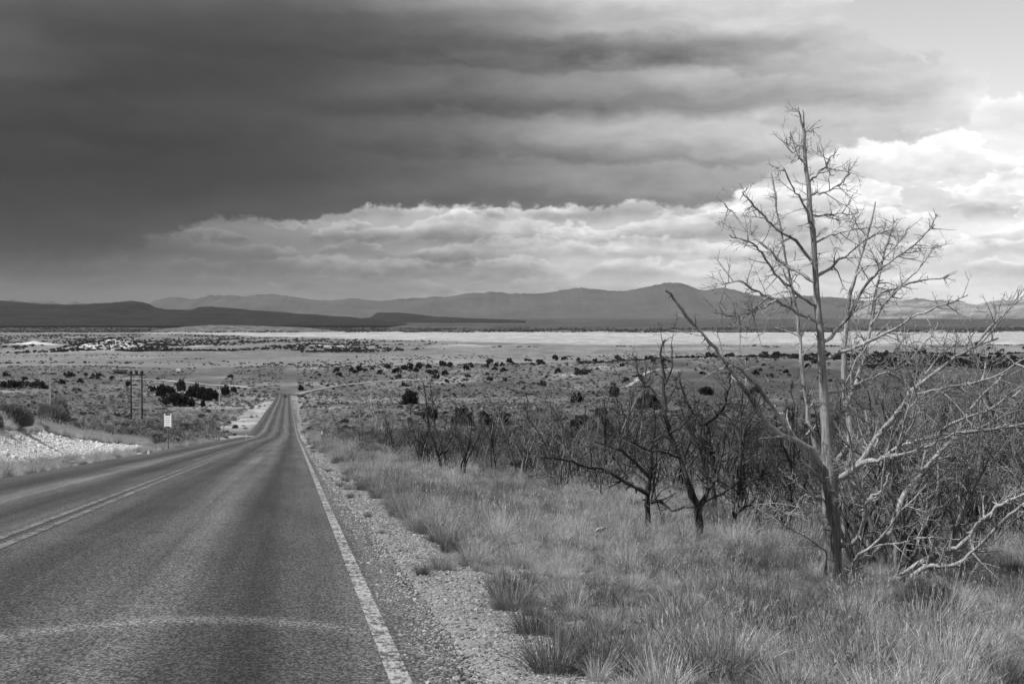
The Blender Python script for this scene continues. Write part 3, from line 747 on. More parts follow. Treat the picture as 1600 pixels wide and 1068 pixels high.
def car():
    y = 700.0; x = (445.5 - CX) / F * y; z = float(road_z(y)) + 0.03
    t = empty('car', (x, y, z), math.radians(9)); tag(t, 'small dark car driving on the far end of the road', 'car')
    prof = [(-2.15, .35), (-2.2, .75), (-2.05, .95), (-1.3, 1.0), (-0.75, 1.42), (0.7, 1.45), (1.35, 1.02), (2.05, .98), (2.2, .75), (2.15, .35)]
    n = len(prof); v = [(-.88 if z_ < 1.1 else -.68, y_, z_) for y_, z_ in prof] + [(.88 if z_ < 1.1 else .68, y_, z_) for y_, z_ in prof]
    f = [tuple(range(n))[::-1], tuple(range(n, 2 * n))] + [(i, (i + 1) % n, n + (i + 1) % n, n + i) for i in range(n)]
    obj('body', mesh('body', v, f, M['carpaint']), t)
    bm_obj('rear_window', box(-.6, .6, -1.16, -1.12, 1.05, 1.32), M['glass'], t)
    for sx in (-1, 1): bm_obj('tail_light', box(sx * .7 - .12, sx * .7 + .12, -2.225, -2.18, .72, .88), M['text'], t)
    for xx in (-.82, .82):
        for yy in (-1.35, 1.35):
            o = lathe('wheel', [(0.02, -0.1), (0.30, -0.1), (0.33, 0), (0.30, 0.1), (0.02, 0.1)], 14, M['rubber'], t, (xx, yy, 0.33)); o.rotation_euler = (0, math.pi / 2, 0)
car()
def litter():
    p = hit(930, 855); R = np.random.default_rng(3); n = 7
    a, b = np.meshgrid(np.linspace(-1, 1, n), np.linspace(-1, 1, n), indexing='ij'); s = p[1] / F
    v = np.stack([a * 4.5 * s + .02 * b, -0.06 * b + R.normal(0, .012, (n, n)), 0.24 + b * 7.0 * s + R.normal(0, .012, (n, n))], -1).reshape(-1, 3)
    me = mesh('paper_litter', v, [grid_faces(n, n)], M['paper']); o = obj('paper_litter', me, None, p)
    o.modifiers.new('thickness', 'SOLIDIFY').thickness = 0.002; o.rotation_euler = (0.2, 0.25, 0.2)
    tag(o, 'crumpled white scrap of paper caught in the roadside grass', 'litter')
litter()

# ------------------------------------------------------------------ dead trees
def traced(pix, d0, d1, n=None, jit=0.008, R=rng):
    """a limb measured in the photo, given its own run in depth (metres from d0 to d1)"""
    n = n or max(7, 3 * len(pix) + 1)
    k = len(pix); P = np.array([at(px, py, d0 + (d1 - d0) * (i / (k - 1)) ** 1.2) for i, (px, py) in enumerate(pix)])
    P = smooth_line(P, n); P[1:-1] += R.normal(0, jit, (n - 2, 3)); return P
def limb_with_twigs(R, P, r0, r1, dens, lmin, lmax, up=0.05, start=0.2, wig=0.13):
    out = [(P, np.linspace(r0, r1, len(P)) * (1 + 0.13 * R.normal(0, 1, len(P))))]
    L = np.linalg.norm(np.diff(P, axis=0), axis=1).sum(); nt = int(R.poisson(L * dens * 2.3)) + 1
    for k in range(nt):
        t = R.uniform(start, 0.99) * (len(P) - 1); i = min(int(t), len(P) - 2); q = P[i] + (P[i+1] - P[i]) * (t - i); d = unit(P[i+1] - P[i])
        a = math.radians(R.uniform(35, 85)); ax = unit(np.cross(d, R.normal(0, 1, 3))); nd = d * math.cos(a) + np.cross(ax, d) * math.sin(a)
        rr = (r0 + (r1 - r0) * t / (len(P) - 1))
        twig(R, q, nd, R.uniform(lmin, lmax) * (1.1 - 0.45 * t / (len(P) - 1)), min(max(rr * R.uniform(.38, .65), .0068), .015), 2, out, up, wig, .95)
    for k in range(int(L * 5)):          # snapped stubs and knots
        t = R.uniform(.05, .95) * (len(P) - 1); i = min(int(t), len(P) - 2); q = P[i] + (P[i+1] - P[i]) * (t - i); rr = r0 + (r1 - r0) * t / (len(P) - 1)
        d = unit(R.normal(0, 1, 3)); out.append((np.array([q, q + d * rr * 1.2, q + d * (rr * 1.5 + R.uniform(.01, .06))]), np.array([rr * .75, rr * .5, rr * .22])))
    return out
def finish_tree(t, trunk, limbs, material, base, trunk_wood=None):
    def loc(L): return [(p - base, r) for p, r in L]
    obj('trunk', tube_mesh('trunk', loc(trunk), trunk_wood or material), t)
    for L in limbs: obj('branch', tube_mesh('branch', loc(L), material), t)

def big_snag():
    R = np.random.default_rng(21); b = hit(1302, 908); D = b[1]; s = D / F
    t = empty('dead_tree', b); tag(t, 'tall bleached dead conifer snag with bare branching limbs at right', 'tree')
    tr = traced([(1304, 925), (1301, 905), (1301, 850), (1299, 800), (1297, 765), (1293, 720), (1290, 650), (1285, 590), (1282, 530), (1277, 470), (1274, 420), (1271, 375), (1266, 330), (1263, 290), (1258, 240), (1256, 205), (1251, 184), (1247, 167)], D, D, 40, 0.004, R)
    rad = np.interp(np.linspace(0, 1, 40), [0, .04, .10, .20, .27, .32, .45, .60, .72, .82, .92, 1], np.array([21, 16, 14, 13.5, 13, 8.6, 6.2, 4.6, 4.2, 2.9, 1.7, .8])) * s
    trunk = limb_with_twigs(R, tr, 0.02, 0.006, 2.6, 0.14, 0.34, 0.12, 0.45, .12); trunk[0] = (tr, rad)
    for q in ([(1256, 200), (1256, 186), (1254, 172)],): trunk.append((traced(q, D, D, 5), np.linspace(1.6, .8, 5) * s))
    LB = [  # pixels, depth run, radius at root and tip in pixels, twig density
        ([(1296, 752), (1281, 726), (1264, 700), (1240, 686), (1216, 674), (1192, 652), (1173, 622), (1152, 592), (1137, 571), (1114, 541), (1085, 508), (1060, 478), (1041, 454)], -1.3, 6.0, 1.6, 2.6),
        ([(1290, 748), (1262, 712), (1226, 662), (1200, 626), (1177, 597), (1155, 576), (1138, 566)], -0.9, 5.0, 1.5, 2.6),
        ([(1292, 756), (1283, 745), (1268, 733), (1251, 716)], -0.3, 4.5, 2.0, 1.2),
        ([(1277, 480), (1258, 468), (1236, 449), (1210, 425), (1197, 404), (1185, 389), (1167, 376), (1140, 367)], -0.5, 4.2, .9, 4.6),
        ([(1273, 440), (1252, 428), (1233, 416), (1210, 399), (1191, 381), (1173, 366), (1152, 341), (1135, 322), (1118, 306)], 0.6, 4.0, .9, 4.6),
        ([(1269, 405), (1245, 379), (1215, 358), (1195, 339), (1178, 321), (1160, 300)], -0.7, 3.6, .8, 4.6),
        ([(1273, 388), (1272, 362), (1262, 335), (1252, 312), (1239, 292), (1224, 262)], -0.35, 4.2, .9, 4.0),
        ([(1277, 503), (1251, 491), (1212, 469), (1185, 457), (1159, 439), (1128, 443)], -0.9, 3.8, .8, 5.5),
        ([(1212, 469), (1190, 482), (1165, 490), (1140, 494), (1116, 488)], -0.9, 2.0, .7, 6.0),
        ([(1200, 464), (1182, 480), (1160, 498), (1140, 506)], -1.0, 2.2, .7, 6.0),
        ([(1276, 432), (1293, 422), (1320, 400), (1350, 377), (1373, 364), (1398, 360)], 0.4, 3.8, .8, 4.5),
        ([(1271, 379), (1299, 367), (1320, 361), (1346, 358)], -0.4, 2.6, .7, 5.0),
        ([(1266, 284), (1287, 262), (1296, 250), (1304, 240)], 0.3, 2.6, .7, 6.0),
        ([(1264, 303), (1280, 302), (1296, 299), (1318, 282), (1331, 269)], -0.3, 2.6, .7, 6.0),
        ([(1268, 336), (1290, 336), (1308, 335), (1342, 332)], 0.3, 2.0, .6, 5.0),
        ([(1260, 259), (1248, 246), (1238, 237), (1223, 221)], 0.15, 2.4, .6, 6.0),
        ([(1257, 205), (1268, 203), (1286, 196)], 0.1, 1.4, .5, 5.0),
        ([(1258, 226), (1248, 228), (1238, 232), (1228, 222)], -0.1, 1.4, .5, 5.0),
        ([(1301, 750), (1320, 742), (1335, 733), (1354, 709), (1377, 674), (1408, 638), (1421, 615), (1460, 583), (1499, 553), (1525, 540), (1560, 528)], -0.8, 7.0, 1.2, 2.8),
        ([(1345, 724), (1368, 719), (1393, 713), (1425, 706), (1452, 697), (1491, 678), (1554, 670), (1604, 661), (1650, 655)], -1.4, 4.6, 1.2, 3.0),
        ([(1385, 712), (1405, 697), (1450, 684), (1491, 658), (1540, 640), (1600, 600), (1640, 580)], -1.0, 3.4, 1.0, 3.0),
        ([(1421, 615), (1450, 612), (1500, 600), (1545, 592), (1590, 566), (1630, 550)], -1.2, 3.2, .9, 3.4),
        ([(1309, 850), (1322, 852), (1336, 846), (1348, 825), (1352, 795), (1347, 775), (1338, 763)], -0.5, 5.5, 3.0, 1.5),
        ([(1352, 786), (1368, 772), (1384, 758), (1396, 728), (1402, 700), (1412, 672)], -0.7, 4.2, 1.0, 3.0),
        ([(1306, 905), (1326, 898), (1357, 870), (1389, 831), (1412, 776), (1444, 733), (1475, 697), (1495, 678), (1511, 646), (1546, 607), (1570, 580)], 0.9, 6.5, 1.2, 2.6),
        ([(1306, 915), (1342, 925), (1393, 906), (1444, 878), (1471, 862), (1503, 851), (1538, 807), (1570, 785), (1604, 770), (1660, 740)], -1.6, 6.5, 1.4, 2.6),
        ([(1350, 935), (1385, 940), (1420, 911), (1444, 886), (1491, 882), (1523, 858), (1570, 811), (1604, 783), (1650, 750)], -2.0, 5.6, 1.4, 2.8),
        ([(1322, 930), (1329, 905), (1335, 877), (1353, 858), (1405, 847), (1452, 839), (1500, 842)], -1.0, 3.6, .9, 3.2),
        ([(1294, 860), (1287, 857), (1255, 835), (1232, 823), (1216, 811), (1204, 792)], -0.5, 2.6, .8, 2.6),
        ([(1296, 790), (1282, 776), (1258, 772), (1236, 800), (1215, 796)], -0.6, 2.2, .7, 3.0),
        ([(1284, 540), (1310, 514), (1334, 482), (1357, 443), (1377, 419), (1412, 396), (1444, 368), (1460, 351)], -0.6, 4.2, .9, 4.6),
        ([(1290, 560), (1324, 548), (1357, 533), (1405, 509), (1444, 486), (1483, 474), (1512, 461)], -1.0, 4.0, .9, 4.2),
        ([(1288, 615), (1310, 612), (1345, 596), (1388, 580), (1430, 560)], 0.8, 2.8, .8, 3.6),
    ]
    limbs = []
    for pix, dd, a, e, dn in LB:
        i = np.argmin([abs(pix[0][1] - p) for p in (905, 700, 400)])
        d0 = D - (0.45 if pix[0][0] > 1335 and pix[0][1] > 600 else 0) + (dd * 0.5 if pix[0] in ((1212, 469), (1200, 464)) else 0)
        limbs.append(limb_with_twigs(R, traced(pix, d0, D + dd, R=R), a * s * (.78 if pix[0][1] < 620 else .9), e * s, dn, 0.16, 0.52))
    for k, L in enumerate(list(limbs)):
        P = L[0][0]
        if LB[k][0][0][1] > 600 and LB[k][0][-1][0] > 1380:
            for j in range(4):
                i = int(R.integers(len(P) // 4, len(P) - 2)); d = unit(P[i+1] - P[i]); nd = unit(d + R.normal(0, .55, 3) + np.array([.15, 0, .25]))
                twig(R, P[i], nd, R.uniform(.5, 1.3), R.uniform(.009, .017), 1, L, .2, .15, 1.0, (30, 65), .0034)
    finish_tree(t, trunk, limbs, M['pale_wood'], b, M['trunk_wood'])
big_snag()
def second_snag():
    R = np.random.default_rng(77); b = hit(1324, 872); D = b[1]; s = D / F
    t = empty('dead_tree', b); tag(t, 'paler broken dead tree with several stems just behind the tall snag', 'tree')
    trunk = [(traced([(1324, 890), (1322, 872), (1316, 800), (1318, 765), (1327, 715), (1329, 670), (1321, 620), (1319, 560), (1320, 533), (1326, 474), (1334, 435), (1352, 378), (1362, 345), (1368, 315)], D, D + .2, 30, .004, R), np.interp(np.linspace(0, 1, 30), [0, .3, .6, 1], [9, 6.5, 4.2, 1]) * s)]
    LB = [([(1321, 635), (1334, 607), (1349, 566), (1357, 525), (1367, 474), (1377, 415), (1389, 372), (1396, 345)], .5, 6.5, 1.2, 4.0),
          ([(1297, 745), (1284, 720), (1264, 660), (1255, 590), (1250, 540), (1246, 492), (1232, 424), (1216, 338), (1205, 270)], -.2, 6.8, 1.0, 3.4),
          ([(1328, 690), (1313, 712), (1300, 740)], .1, 5, 4, .5),
          ([(1365, 470), (1380, 455), (1400, 450), (1424, 431), (1448, 403), (1457, 386)], .3, 3.4, .8, 5.0),
          ([(1360, 510), (1378, 480), (1404, 452), (1430, 440), (1470, 436), (1482, 430)], -.4, 3.0, .8, 5.0),
          ([(1340, 590), (1352, 600), (1362, 640), (1358, 700)], .3, 3.0, .8, 2.5),
          ([(1322, 600), (1340, 560), (1372, 520), (1396, 500)], -.3, 2.6, .8, 4.5),
          ([(1334, 440), (1345, 420), (1374, 410), (1400, 385), (1422, 352)], .3, 2.2, .6, 5.0),
          ([(1345, 400), (1340, 370), (1337, 345), (1330, 330)], .3, 1.8, .6, 5.0),
          ([(1316, 800), (1345, 770), (1360, 700), (1352, 640)], .5, 5, 1.6, 1.5)]
    limbs = [limb_with_twigs(R, traced(p, D, D + dd, R=R), a * s * .7, e * s, dn, .16, .42) for p, dd, a, e, dn in LB]
    finish_tree(t, trunk, limbs, M['pale_wood'], b)
second_snag()
def burnt(label, basepx, trunk_px, limb_list, seed, r, material, dens=3.0):
    R = np.random.default_rng(seed); b = hit(*basepx); D = b[1]; s = D / F
    t = empty('burnt_tree', b); tag(t, label, 'tree', 'charred trees left of the tall snag')
    tr = traced(trunk_px, D, D + .3, 2 * len(trunk_px) + 3, .012, R)
    trunk = limb_with_twigs(R, tr, r * s, r * s * .16, dens * .6, .25, .7, .25, .4); 
    limbs = [limb_with_twigs(R, traced(p, D + d0, D + d1, R=R, jit=.012), a * s, .9 * s, dens, .25, .75, .2) for p, d0, d1, a in limb_list]
    finish_tree(t, trunk, limbs, material, b)
burnt('charred black tree with a long leaning trunk left of the snag', (1094, 842), [(1095, 850), (1093, 832), (1090, 790), (1076, 757), (1063, 715), (1046, 676), (1039, 637), (1037, 587), (1033, 545), (1040, 530)],
      [([(1091, 800), (1104, 770), (1122, 742), (1128, 700), (1140, 660)], .1, .7, 4.5), ([(1046, 676), (1062, 668), (1078, 650), (1082, 640)], 0, -.4, 2.6), ([(1040, 640), (1020, 610), (1000, 590), (990, 560)], 0, .5, 2.6),
       ([(1063, 715), (1040, 706), (1015, 704), (990, 690)], 0, -.6, 2.4), ([(1039, 600), (1050, 570), (1048, 540)], 0, .3, 2)], 31, 6.5, M['char'])
burnt('charred forked tree with a pale scar between the leaning burnt trunks', (1114, 800), [(1113, 812), (1115, 775), (1113, 715), (1108, 683), (1103, 661)],
      [([(1103, 662), (1094, 650), (1080, 640), (1066, 608), (1060, 580)], .0, .5, 3.6), ([(1104, 660), (1118, 650), (1130, 638), (1137, 613), (1142, 590)], 0, -.5, 3.6), ([(1112, 700), (1090, 690), (1060, 650), (1045, 640)], 0, .6, 2.4), ([(1115, 740), (1130, 700), (1134, 670)], 0, -.3, 2.6)], 32, 5.5, M['char'])
burnt('charred black tree curving right, nearest to the tall snag', (1133, 838), [(1131, 846), (1134, 830), (1144, 811), (1152, 782), (1154, 743), (1158, 700), (1165, 669), (1179, 647), (1188, 620)],
      [([(1146, 806), (1165, 790), (1180, 795), (1185, 820)], 0, -.4, 3.4), ([(1154, 750), (1135, 765), (1110, 780), (1090, 800)], 0, -.5, 2.6), ([(1158, 700), (1150, 670), (1140, 640)], 0, .5, 2.4), ([(1153, 770), (1172, 750), (1190, 745), (1205, 715)], 0, .5, 2.6)], 33, 6.0, M['char'])
burnt('grey half-burnt tree at the left edge of the charred trees', (1012, 826), [(1012, 836), (1012, 800), (1012, 775), (1017, 729), (1019, 686), (1025, 650), (1018, 615)],
      [([(1012, 785), (1030, 782), (1051, 796), (1085, 790)], 0, -.4, 3.6), ([(1013, 770), (985, 758), (950, 735), (915, 728), (880, 716), (850, 715)], 0, -.9, 4.0), ([(1017, 729), (1000, 700), (975, 690), (955, 660)], 0, .5, 2.8), ([(1019, 690), (1040, 670), (1050, 640)], 0, .4, 2.4), ([(1014, 745), (990, 722), (965, 700), (930, 690)], 0, -1.2, 2.6)], 34, 5.0, M['char'])
burnt('black burnt sapling standing close behind the snag trunk', (1232, 846), [(1230, 856), (1232, 830), (1234, 770), (1234, 700), (1240, 650), (1236, 600)],
      [([(1232, 830), (1215, 800), (1200, 770), (1180, 750)], 0, .4, 3), ([(1233, 800), (1250, 780), (1262, 740)], 0, .3, 2.6), ([(1234, 720), (1220, 690), (1210, 650)], 0, -.3, 2.2)], 35, 4.0, M['char'])

def dead_proto(seed, H, stems, lean, dens, material, split):
    R = np.random.default_rng(seed); parts = []
    for k in range(stems):
        a = R.uniform(0, 2 * math.pi) if stems > 1 else 0
        d = np.array([math.cos(a) * lean, math.sin(a) * lean, 1.0]); p0 = np.array([math.cos(a), math.sin(a), 0]) * 0.06 * (stems > 1); p0[2] = -0.1
        out = []; twig(R, p0, d, H * R.uniform(.75, 1.0), 0.018 * H * (1.0 if stems == 1 else .8), 1, out, .35, .17, dens, (25, 65), .0055); parts.append(out)
    return parts, material
def dead_tree_object(name, parts, material):
    t = empty(name, (0, 0, 0))
    main = parts[0][:1]; rest = parts[0][1:]
    obj('trunk', tube_mesh('trunk', main, material), t)
    if rest: obj('crown', tube_mesh('crown', rest, material), t)
    for p in parts[1:]: obj('stem', tube_mesh('stem', p, material), t)
    return t
PR = [dead_tree_object('bare_tree', *dead_proto(*a)) for a in (
    (101, 3.0, 1, .2, 1.4, M['grey_wood'], 1), (112, 2.8, 3, .28, 1.2, M['grey_wood'], 1), (103, 2.6, 4, .5, 1.0, M['char'], 1),
    (104, 3.2, 2, .25, 1.2, M['char'], 1), (105, 2.4, 5, .6, .9, M['grey_wood'], 1), (106, 3.4, 1, .15, 1.5, M['char'], 1), (119, 2.6, 5, .30, 1.1, M['pale_wood'], 1))]
_used = set()
def bare(k, x, y, h_scale, label, group, rz=None):
    o = PR[k] if k not in _used else copy_tree(PR[k]); _used.add(k)
    o.location = (x, y, float(terrain(x, y))); o.rotation_euler = (0, 0, rng.uniform(0, 6.28) if rz is None else rz); o.scale = (h_scale,) * 3
    tag(o, label, 'tree', group); return o
R2 = np.random.default_rng(5)
# named ones first
def bare_px(k, px, py, hpx, h0, label, group=None):
    p = hit(px, py); s = p[1] / F; return bare(k, p[0], p[1], hpx * s / h0, label, group)
bare_px(5, 690, 742, 155, 3.4, 'tall dark bare tree at the head of the roadside thicket', 'thicket trees right of the road')
bare_px(2, 722, 748, 120, 2.6, 'dark many-stemmed bare tree right of the tall thicket tree', 'thicket trees right of the road')
bare_px(6, 782, 716, 96, 2.4, 'whitish many-stemmed bare bush in the thicket', 'thicket trees right of the road').rotation_euler = (0, 0, 2.4)
bare_px(1, 655, 722, 100, 2.8, 'grey bare tree at the left of the roadside thicket', 'thicket trees right of the road')
bare_px(3, 770, 740, 100, 3.2, 'dark bare sapling beside the whitish bush', 'thicket trees right of the road')
bare_px(0, 568, 680, 72, 3.0, 'thin pale bare stem leaning left beside the road verge', 'pale stems beside the road')
bare_px(6, 593, 686, 74, 2.5, 'pale forked bare stem right of the thin leaning one', 'pale stems beside the road')
bare_px(0, 1445, 872, 150, 3.0, 'slim pale dead sapling standing right of the snag trunk', 'saplings beside the snag')
LOOK = ('slender single-stemmed grey', 'three-stemmed grey', 'four-stemmed charred', 'twin-stemmed charred', 'spreading many-stemmed grey', 'tall single-stemmed charred')
for n_, y0, y1, p0, p1, kinds, where, grp in ((62, 17.6, 34, 1335, 1690, (0, 1, 2, 4, 4, 1), 'in the thicket right of the snag trunk', 'thicket right of the snag'),
        (13, 28, 44, 960, 1330, (2, 3, 5, 2, 1), 'in the burnt thicket left of the snag', 'thicket left of the snag'), (46, 36, 72, 800, 1680, (0, 1, 2, 3, 4, 5), 'in the brush behind the burnt trees', 'brush behind the burnt trees'),
        (56, 36, 80, 600, 1010, (1, 2, 4, 3, 2, 5), 'in the thicket beside the road verge', 'thicket beside the verge'), (60, 70, 200, 480, 1600, (1, 2, 3, 4, 5), 'scattered on the brushy slope beyond the thicket', 'bare trees on the slope')):
    for k in range(n_):
        y = R2.uniform(y0, y1); x = (R2.uniform(p0, p1) - CX) / F * y
        if offs(x, y) < (7.0 if y < 45 else 5.6 if y < 70 else 5.0): continue
        kk = int(R2.choice(kinds)); bare(kk, x, y, R2.uniform(.6, 1.08) if y < 36 else R2.uniform(.55, 1.3), LOOK[kk] + ' bare tree ' + where, grp)
for k in range(34):
    px = R2.uniform(-20, 150) if k < 18 else R2.uniform(130, 345); y = R2.uniform(105, 250); x = (px - CX) / F * y
    kk = int(R2.choice([1, 2, 4, 2])); bare(kk, x, y, R2.uniform(.7, 1.3), LOOK[kk] + (' bare tree among the scrub behind the bank bushes' if px < 150 else ' bare tree in the scrub around the twin-pole rack'), 'bare trees behind the bank')

# ------------------------------------------------------------------ junipers
def leaf_clump(R, n_cl, per, flat, leaf, top=1.0):
    """a rough crown of unit radius: clumps of small leaf faces spread through the volume"""
    V = []; rn = []
    for k in range(n_cl):
        d = unit(R.normal(0, 1, 3)); d[2] = abs(d[2]) * 1.0 - 0.35
        rad = R.uniform(.45, 1.0) * (0.85 + .3 * R.uniform()); c = d * rad * np.array([1, 1, flat]); c[2] += 0.4 * flat
        m = per; q = R.normal(0, 1, (m, 3)); q /= np.linalg.norm(q, axis=1, keepdims=True); q = c + q * (R.uniform(.3, 1, (m, 1)) ** .6) * R.uniform(.18, .34)
        a = R.normal(0, 1, (m, 3)); a /= np.linalg.norm(a, axis=1, keepdims=True); b = np.cross(a, R.normal(0, 1, (m, 3))); b /= np.linalg.norm(b, axis=1, keepdims=True)
        sz = leaf * R.uniform(.6, 1.4, (m, 1))
        V.append(np.stack([q - a * sz, q + b * sz * .8, q + a * sz, q - b * sz * .8], 1).reshape(-1, 3)); rn.append(np.repeat(np.clip(R.normal(R.uniform(.1, .8), .2, m), 0, 1), 4))
    v = np.concatenate(V); v[:, 2] = np.maximum(v[:, 2], 0.02 + 0.05 * R.uniform(size=len(v)))
    f = np.arange(len(v)).reshape(-1, 4); return v, [f], np.concatenate(rn)
def juniper_mesh(seed, n_cl, per, flat, leaf, material):
    v, f, r = leaf_clump(np.random.default_rng(seed), n_cl, per, flat, leaf); return mesh('crown', v, f, material, False, {'rnd': r})
J_NEAR = [juniper_mesh(200 + k, 60, 60, fl, .075, M['juniper']) for k, fl in enumerate((1.0, 1.25, .85, 1.6))]
J_FAR = [juniper_mesh(220 + k, 16, 16, fl, .18, M['juniper']) for k, fl in enumerate((.8, 1.0, .65, 1.2))]
_tr = tube_mesh('trunk', [(np.array([[0, 0, -.2], [.03, .02, .25], [-.02, .04, .7]]), np.array([.10, .08, .04])), (np.array([[0, 0, .1], [.2, .1, .4], [.4, .15, .6]]), np.array([.05, .04, .02]))], M['char'])
def juniper(px, py, wpx, hpx, label, group=None, far=False):
    p = hit(px, py)
    if p is None: return
    s = p[1] / F; w = wpx * s / 2; h = hpx * s; k = int(rng.integers(0, 4)); fl = ((.8, 1.0, .65, 1.2) if far else (1.0, 1.25, .85, 1.6))[k]
    sc = (w / 1.1, w / 1.1 * rng.uniform(.85, 1.1), h / (1.2 * fl)); rz = rng.uniform(0, 6.28)
    if far:
        o = obj('juniper', J_FAR[k]); o.location = p
    else:
        o = empty('juniper', p); obj('crown', J_NEAR[k], o); obj('trunk', _tr, o)
    o.scale = sc; o.rotation_euler = (0, 0, rz); tag(o, label, 'juniper', group)
    return o
for a in ((925, 726, 110, 84, 'big dark juniper bush behind the grey half-burnt tree', None), (641, 632, 30, 24, 'round dark juniper left of the tall thicket tree', None),
          (722, 664, 36, 30, 'dark juniper behind the dark many-stemmed tree', None), (757, 665, 22, 26, 'small dark juniper in the thicket gap', None), (788, 666, 22, 27, 'upright dark juniper behind the whitish bush', None),
          (470, 610, 9, 10, 'small lone dark juniper right of the road bend', None), (1015, 640, 40, 26, 'dark spreading juniper left of the leaning charred tree', None), (1103, 617, 26, 15, 'low dark juniper seen above the charred fork', None), (1180, 616, 20, 14, 'low dark juniper left of the snag', None),
          (902, 630, 22, 18, 'dark juniper on the slope below the pale curved track', None), (672, 655, 26, 20, 'dark juniper low behind the thicket', None), (960, 620, 20, 22, 'upright dark juniper right of the curved track', None)):
    juniper(*a)
CL = 'junipers in the dark clump left of the road'
for (px, py, w, h), lab in zip(((252, 619, 17, 20), (272, 634, 44, 24), (283, 612, 15, 21), (300, 622, 24, 20), (306, 613, 16, 17), (318, 625, 22, 22), (330, 626, 26, 22), (352, 619, 17, 20), (365, 613, 12, 11), (300, 635, 14, 14), (240, 612, 12, 10), (264, 616, 22, 14), (317, 635, 9, 12)),
    ('tall narrow juniper at the left of the dark clump', 'widest rounded juniper at the front of the dark clump', 'pointed juniper standing highest in the dark clump', 'middle juniper of the dark clump', 'juniper right of the pointed one in the dark clump', 'juniper right of centre in the dark clump', 'broad juniper at the right of the dark clump', 'juniper right of the slim bare pole', 'last small juniper right of the slim bare pole', 'small juniper at the foot of the dark clump', 'small juniper left of the dark clump', 'flat dark juniper behind the widest one', 'tiny upright juniper in front of the dark clump')):
    juniper(px, py, w, h, lab, CL)
SC = 'junipers behind the bank'; ORD_J = 'first second third fourth fifth sixth seventh eighth ninth tenth eleventh twelfth thirteenth fourteenth fifteenth sixteenth seventeenth eighteenth nineteenth twentieth'.split()
for k, (px, py, w, h) in enumerate(sorted(((12, 606, 26, 12), (38, 596, 12, 10), (62, 604, 18, 10), (30, 606, 24, 12), (97, 600, 12, 9), (126, 598, 11, 10), (108, 589, 18, 9), (150, 592, 20, 12), (200, 605, 11, 13), (155, 588, 14, 7), (68, 608, 16, 8), (10, 588, 14, 7), (247, 594, 8, 5), (360, 590, 10, 6), (175, 592, 9, 6), (50, 606, 20, 11), (122, 612, 8, 6), (234, 607, 8, 6), (44, 600, 8, 6), (134, 587, 8, 5)))):
    juniper(px, py, w, h, 'small dark juniper behind the chalky bank, %s from the left' % ORD_J[k], SC, far=True)
RG = ('dark juniper dotted along the low ridge across the valley', 'junipers along the low ridge')
_ry = lambda px: float(np.interp(px, [400, 470, 560, 620, 700, 760, 900, 1100, 1300, 1600], [586, 583, 576, 574, 572, 566, 562, 555, 551, 546]))
R3 = np.random.default_rng(9); cnt = 0
for k in range(400):
    if cnt >= 170: break
    px = R3.uniform(395, 1600); py = _ry(px) + abs(R3.normal(0, 6)) + R3.uniform(-3, 3) + (R3.uniform(6, 34) if R3.uniform() < .3 else 0)
    if 395 < px < 490 and py > 584: continue
    big = R3.uniform(6, 14) * (1.1 if px < 900 else .8)
    if juniper(px, py, big, big * R3.uniform(.55, .9), *RG, far=True): cnt += 1

# ------------------------------------------------------------------ round bushes and grass tufts one can count
def bush_mesh(seed, n, h, rb, w, material, lean=.55):
    R = np.random.default_rng(seed); v, f, r = blades(R, n, h, rb, lean, w, .15, 3, .3); return mesh('foliage', v, [f], material, False, {'rnd': r})
def dome_mesh(seed, n, w, material):
    """rounded shrub of unit radius: fine upright stems ending on a dome"""
    R = np.random.default_rng(seed); d = R.normal(0, 1, (n, 3)); d[:, 2] = np.abs(d[:, 2]); d /= np.linalg.norm(d, axis=1, keepdims=True)
    tip = d * R.uniform(.75, 1.06, (n, 1)) * np.array([1, 1, 1.1]); root = tip * R.uniform(.25, .6, (n, 1)); root[:, 2] *= .7
    midp = (tip + root) / 2 + R.normal(0, .03, (n, 3)) - np.array([0, 0, .03]); side = np.cross(tip - root, R.normal(0, 1, (n, 3))); side /= np.linalg.norm(side, axis=1, keepdims=True)
    ww = w * R.uniform(.6, 1.4, (n, 1)); v = np.stack([root - side * ww * .6, root + side * ww * .6, midp + side * ww, midp - side * ww, tip + side * ww * .4, tip - side * ww * .4], 1).reshape(-1, 3)
    k = np.arange(n)[:, None] * 6; f = np.concatenate([k + np.array([[0, 1, 2, 3]]), k + np.array([[3, 2, 4, 5]])]); 
    return mesh('foliage', v, [f], material, False, {'rnd': np.repeat(R.uniform(0, 1, n), 6)})
def round_bush(seed, material):
    R = np.random.default_rng(seed); n = 6500; d = R.normal(0, 1, (n, 3)); d[:, 2] = np.abs(d[:, 2]); d /= np.linalg.norm(d, axis=1, keepdims=True)
    lump = 1 + .22 * np.sin(3.1 * d[:, 0] + seed) * np.sin(2.7 * d[:, 1] + 1.3 * seed) + .10 * np.sin(7 * d[:, 0] + 5 * d[:, 2]); tip = d * (lump * R.uniform(.72, 1.03, n) ** .6)[:, None]
    root = tip * R.uniform(.72, .9, (n, 1)); root[:, 2] -= .03; tip += R.normal(0, .025, (n, 3)); side = np.cross(tip - root, R.normal(0, 1, (n, 3))); side /= np.linalg.norm(side, axis=1, keepdims=True)
    w = R.uniform(.010, .022, (n, 1)); v = np.stack([root - side * w, root + side * w, tip + side * w * .4, tip - side * w * .4], 1).reshape(-1, 3); v[:, 2] = np.maximum(v[:, 2], 0)
    return mesh('foliage', v, [np.arange(4 * n).reshape(-1, 4)], material, False, {'rnd': np.repeat(R.uniform(0, 1, n), 4)})
DOME = [round_bush(300 + k, M['sage']) for k in range(3)]
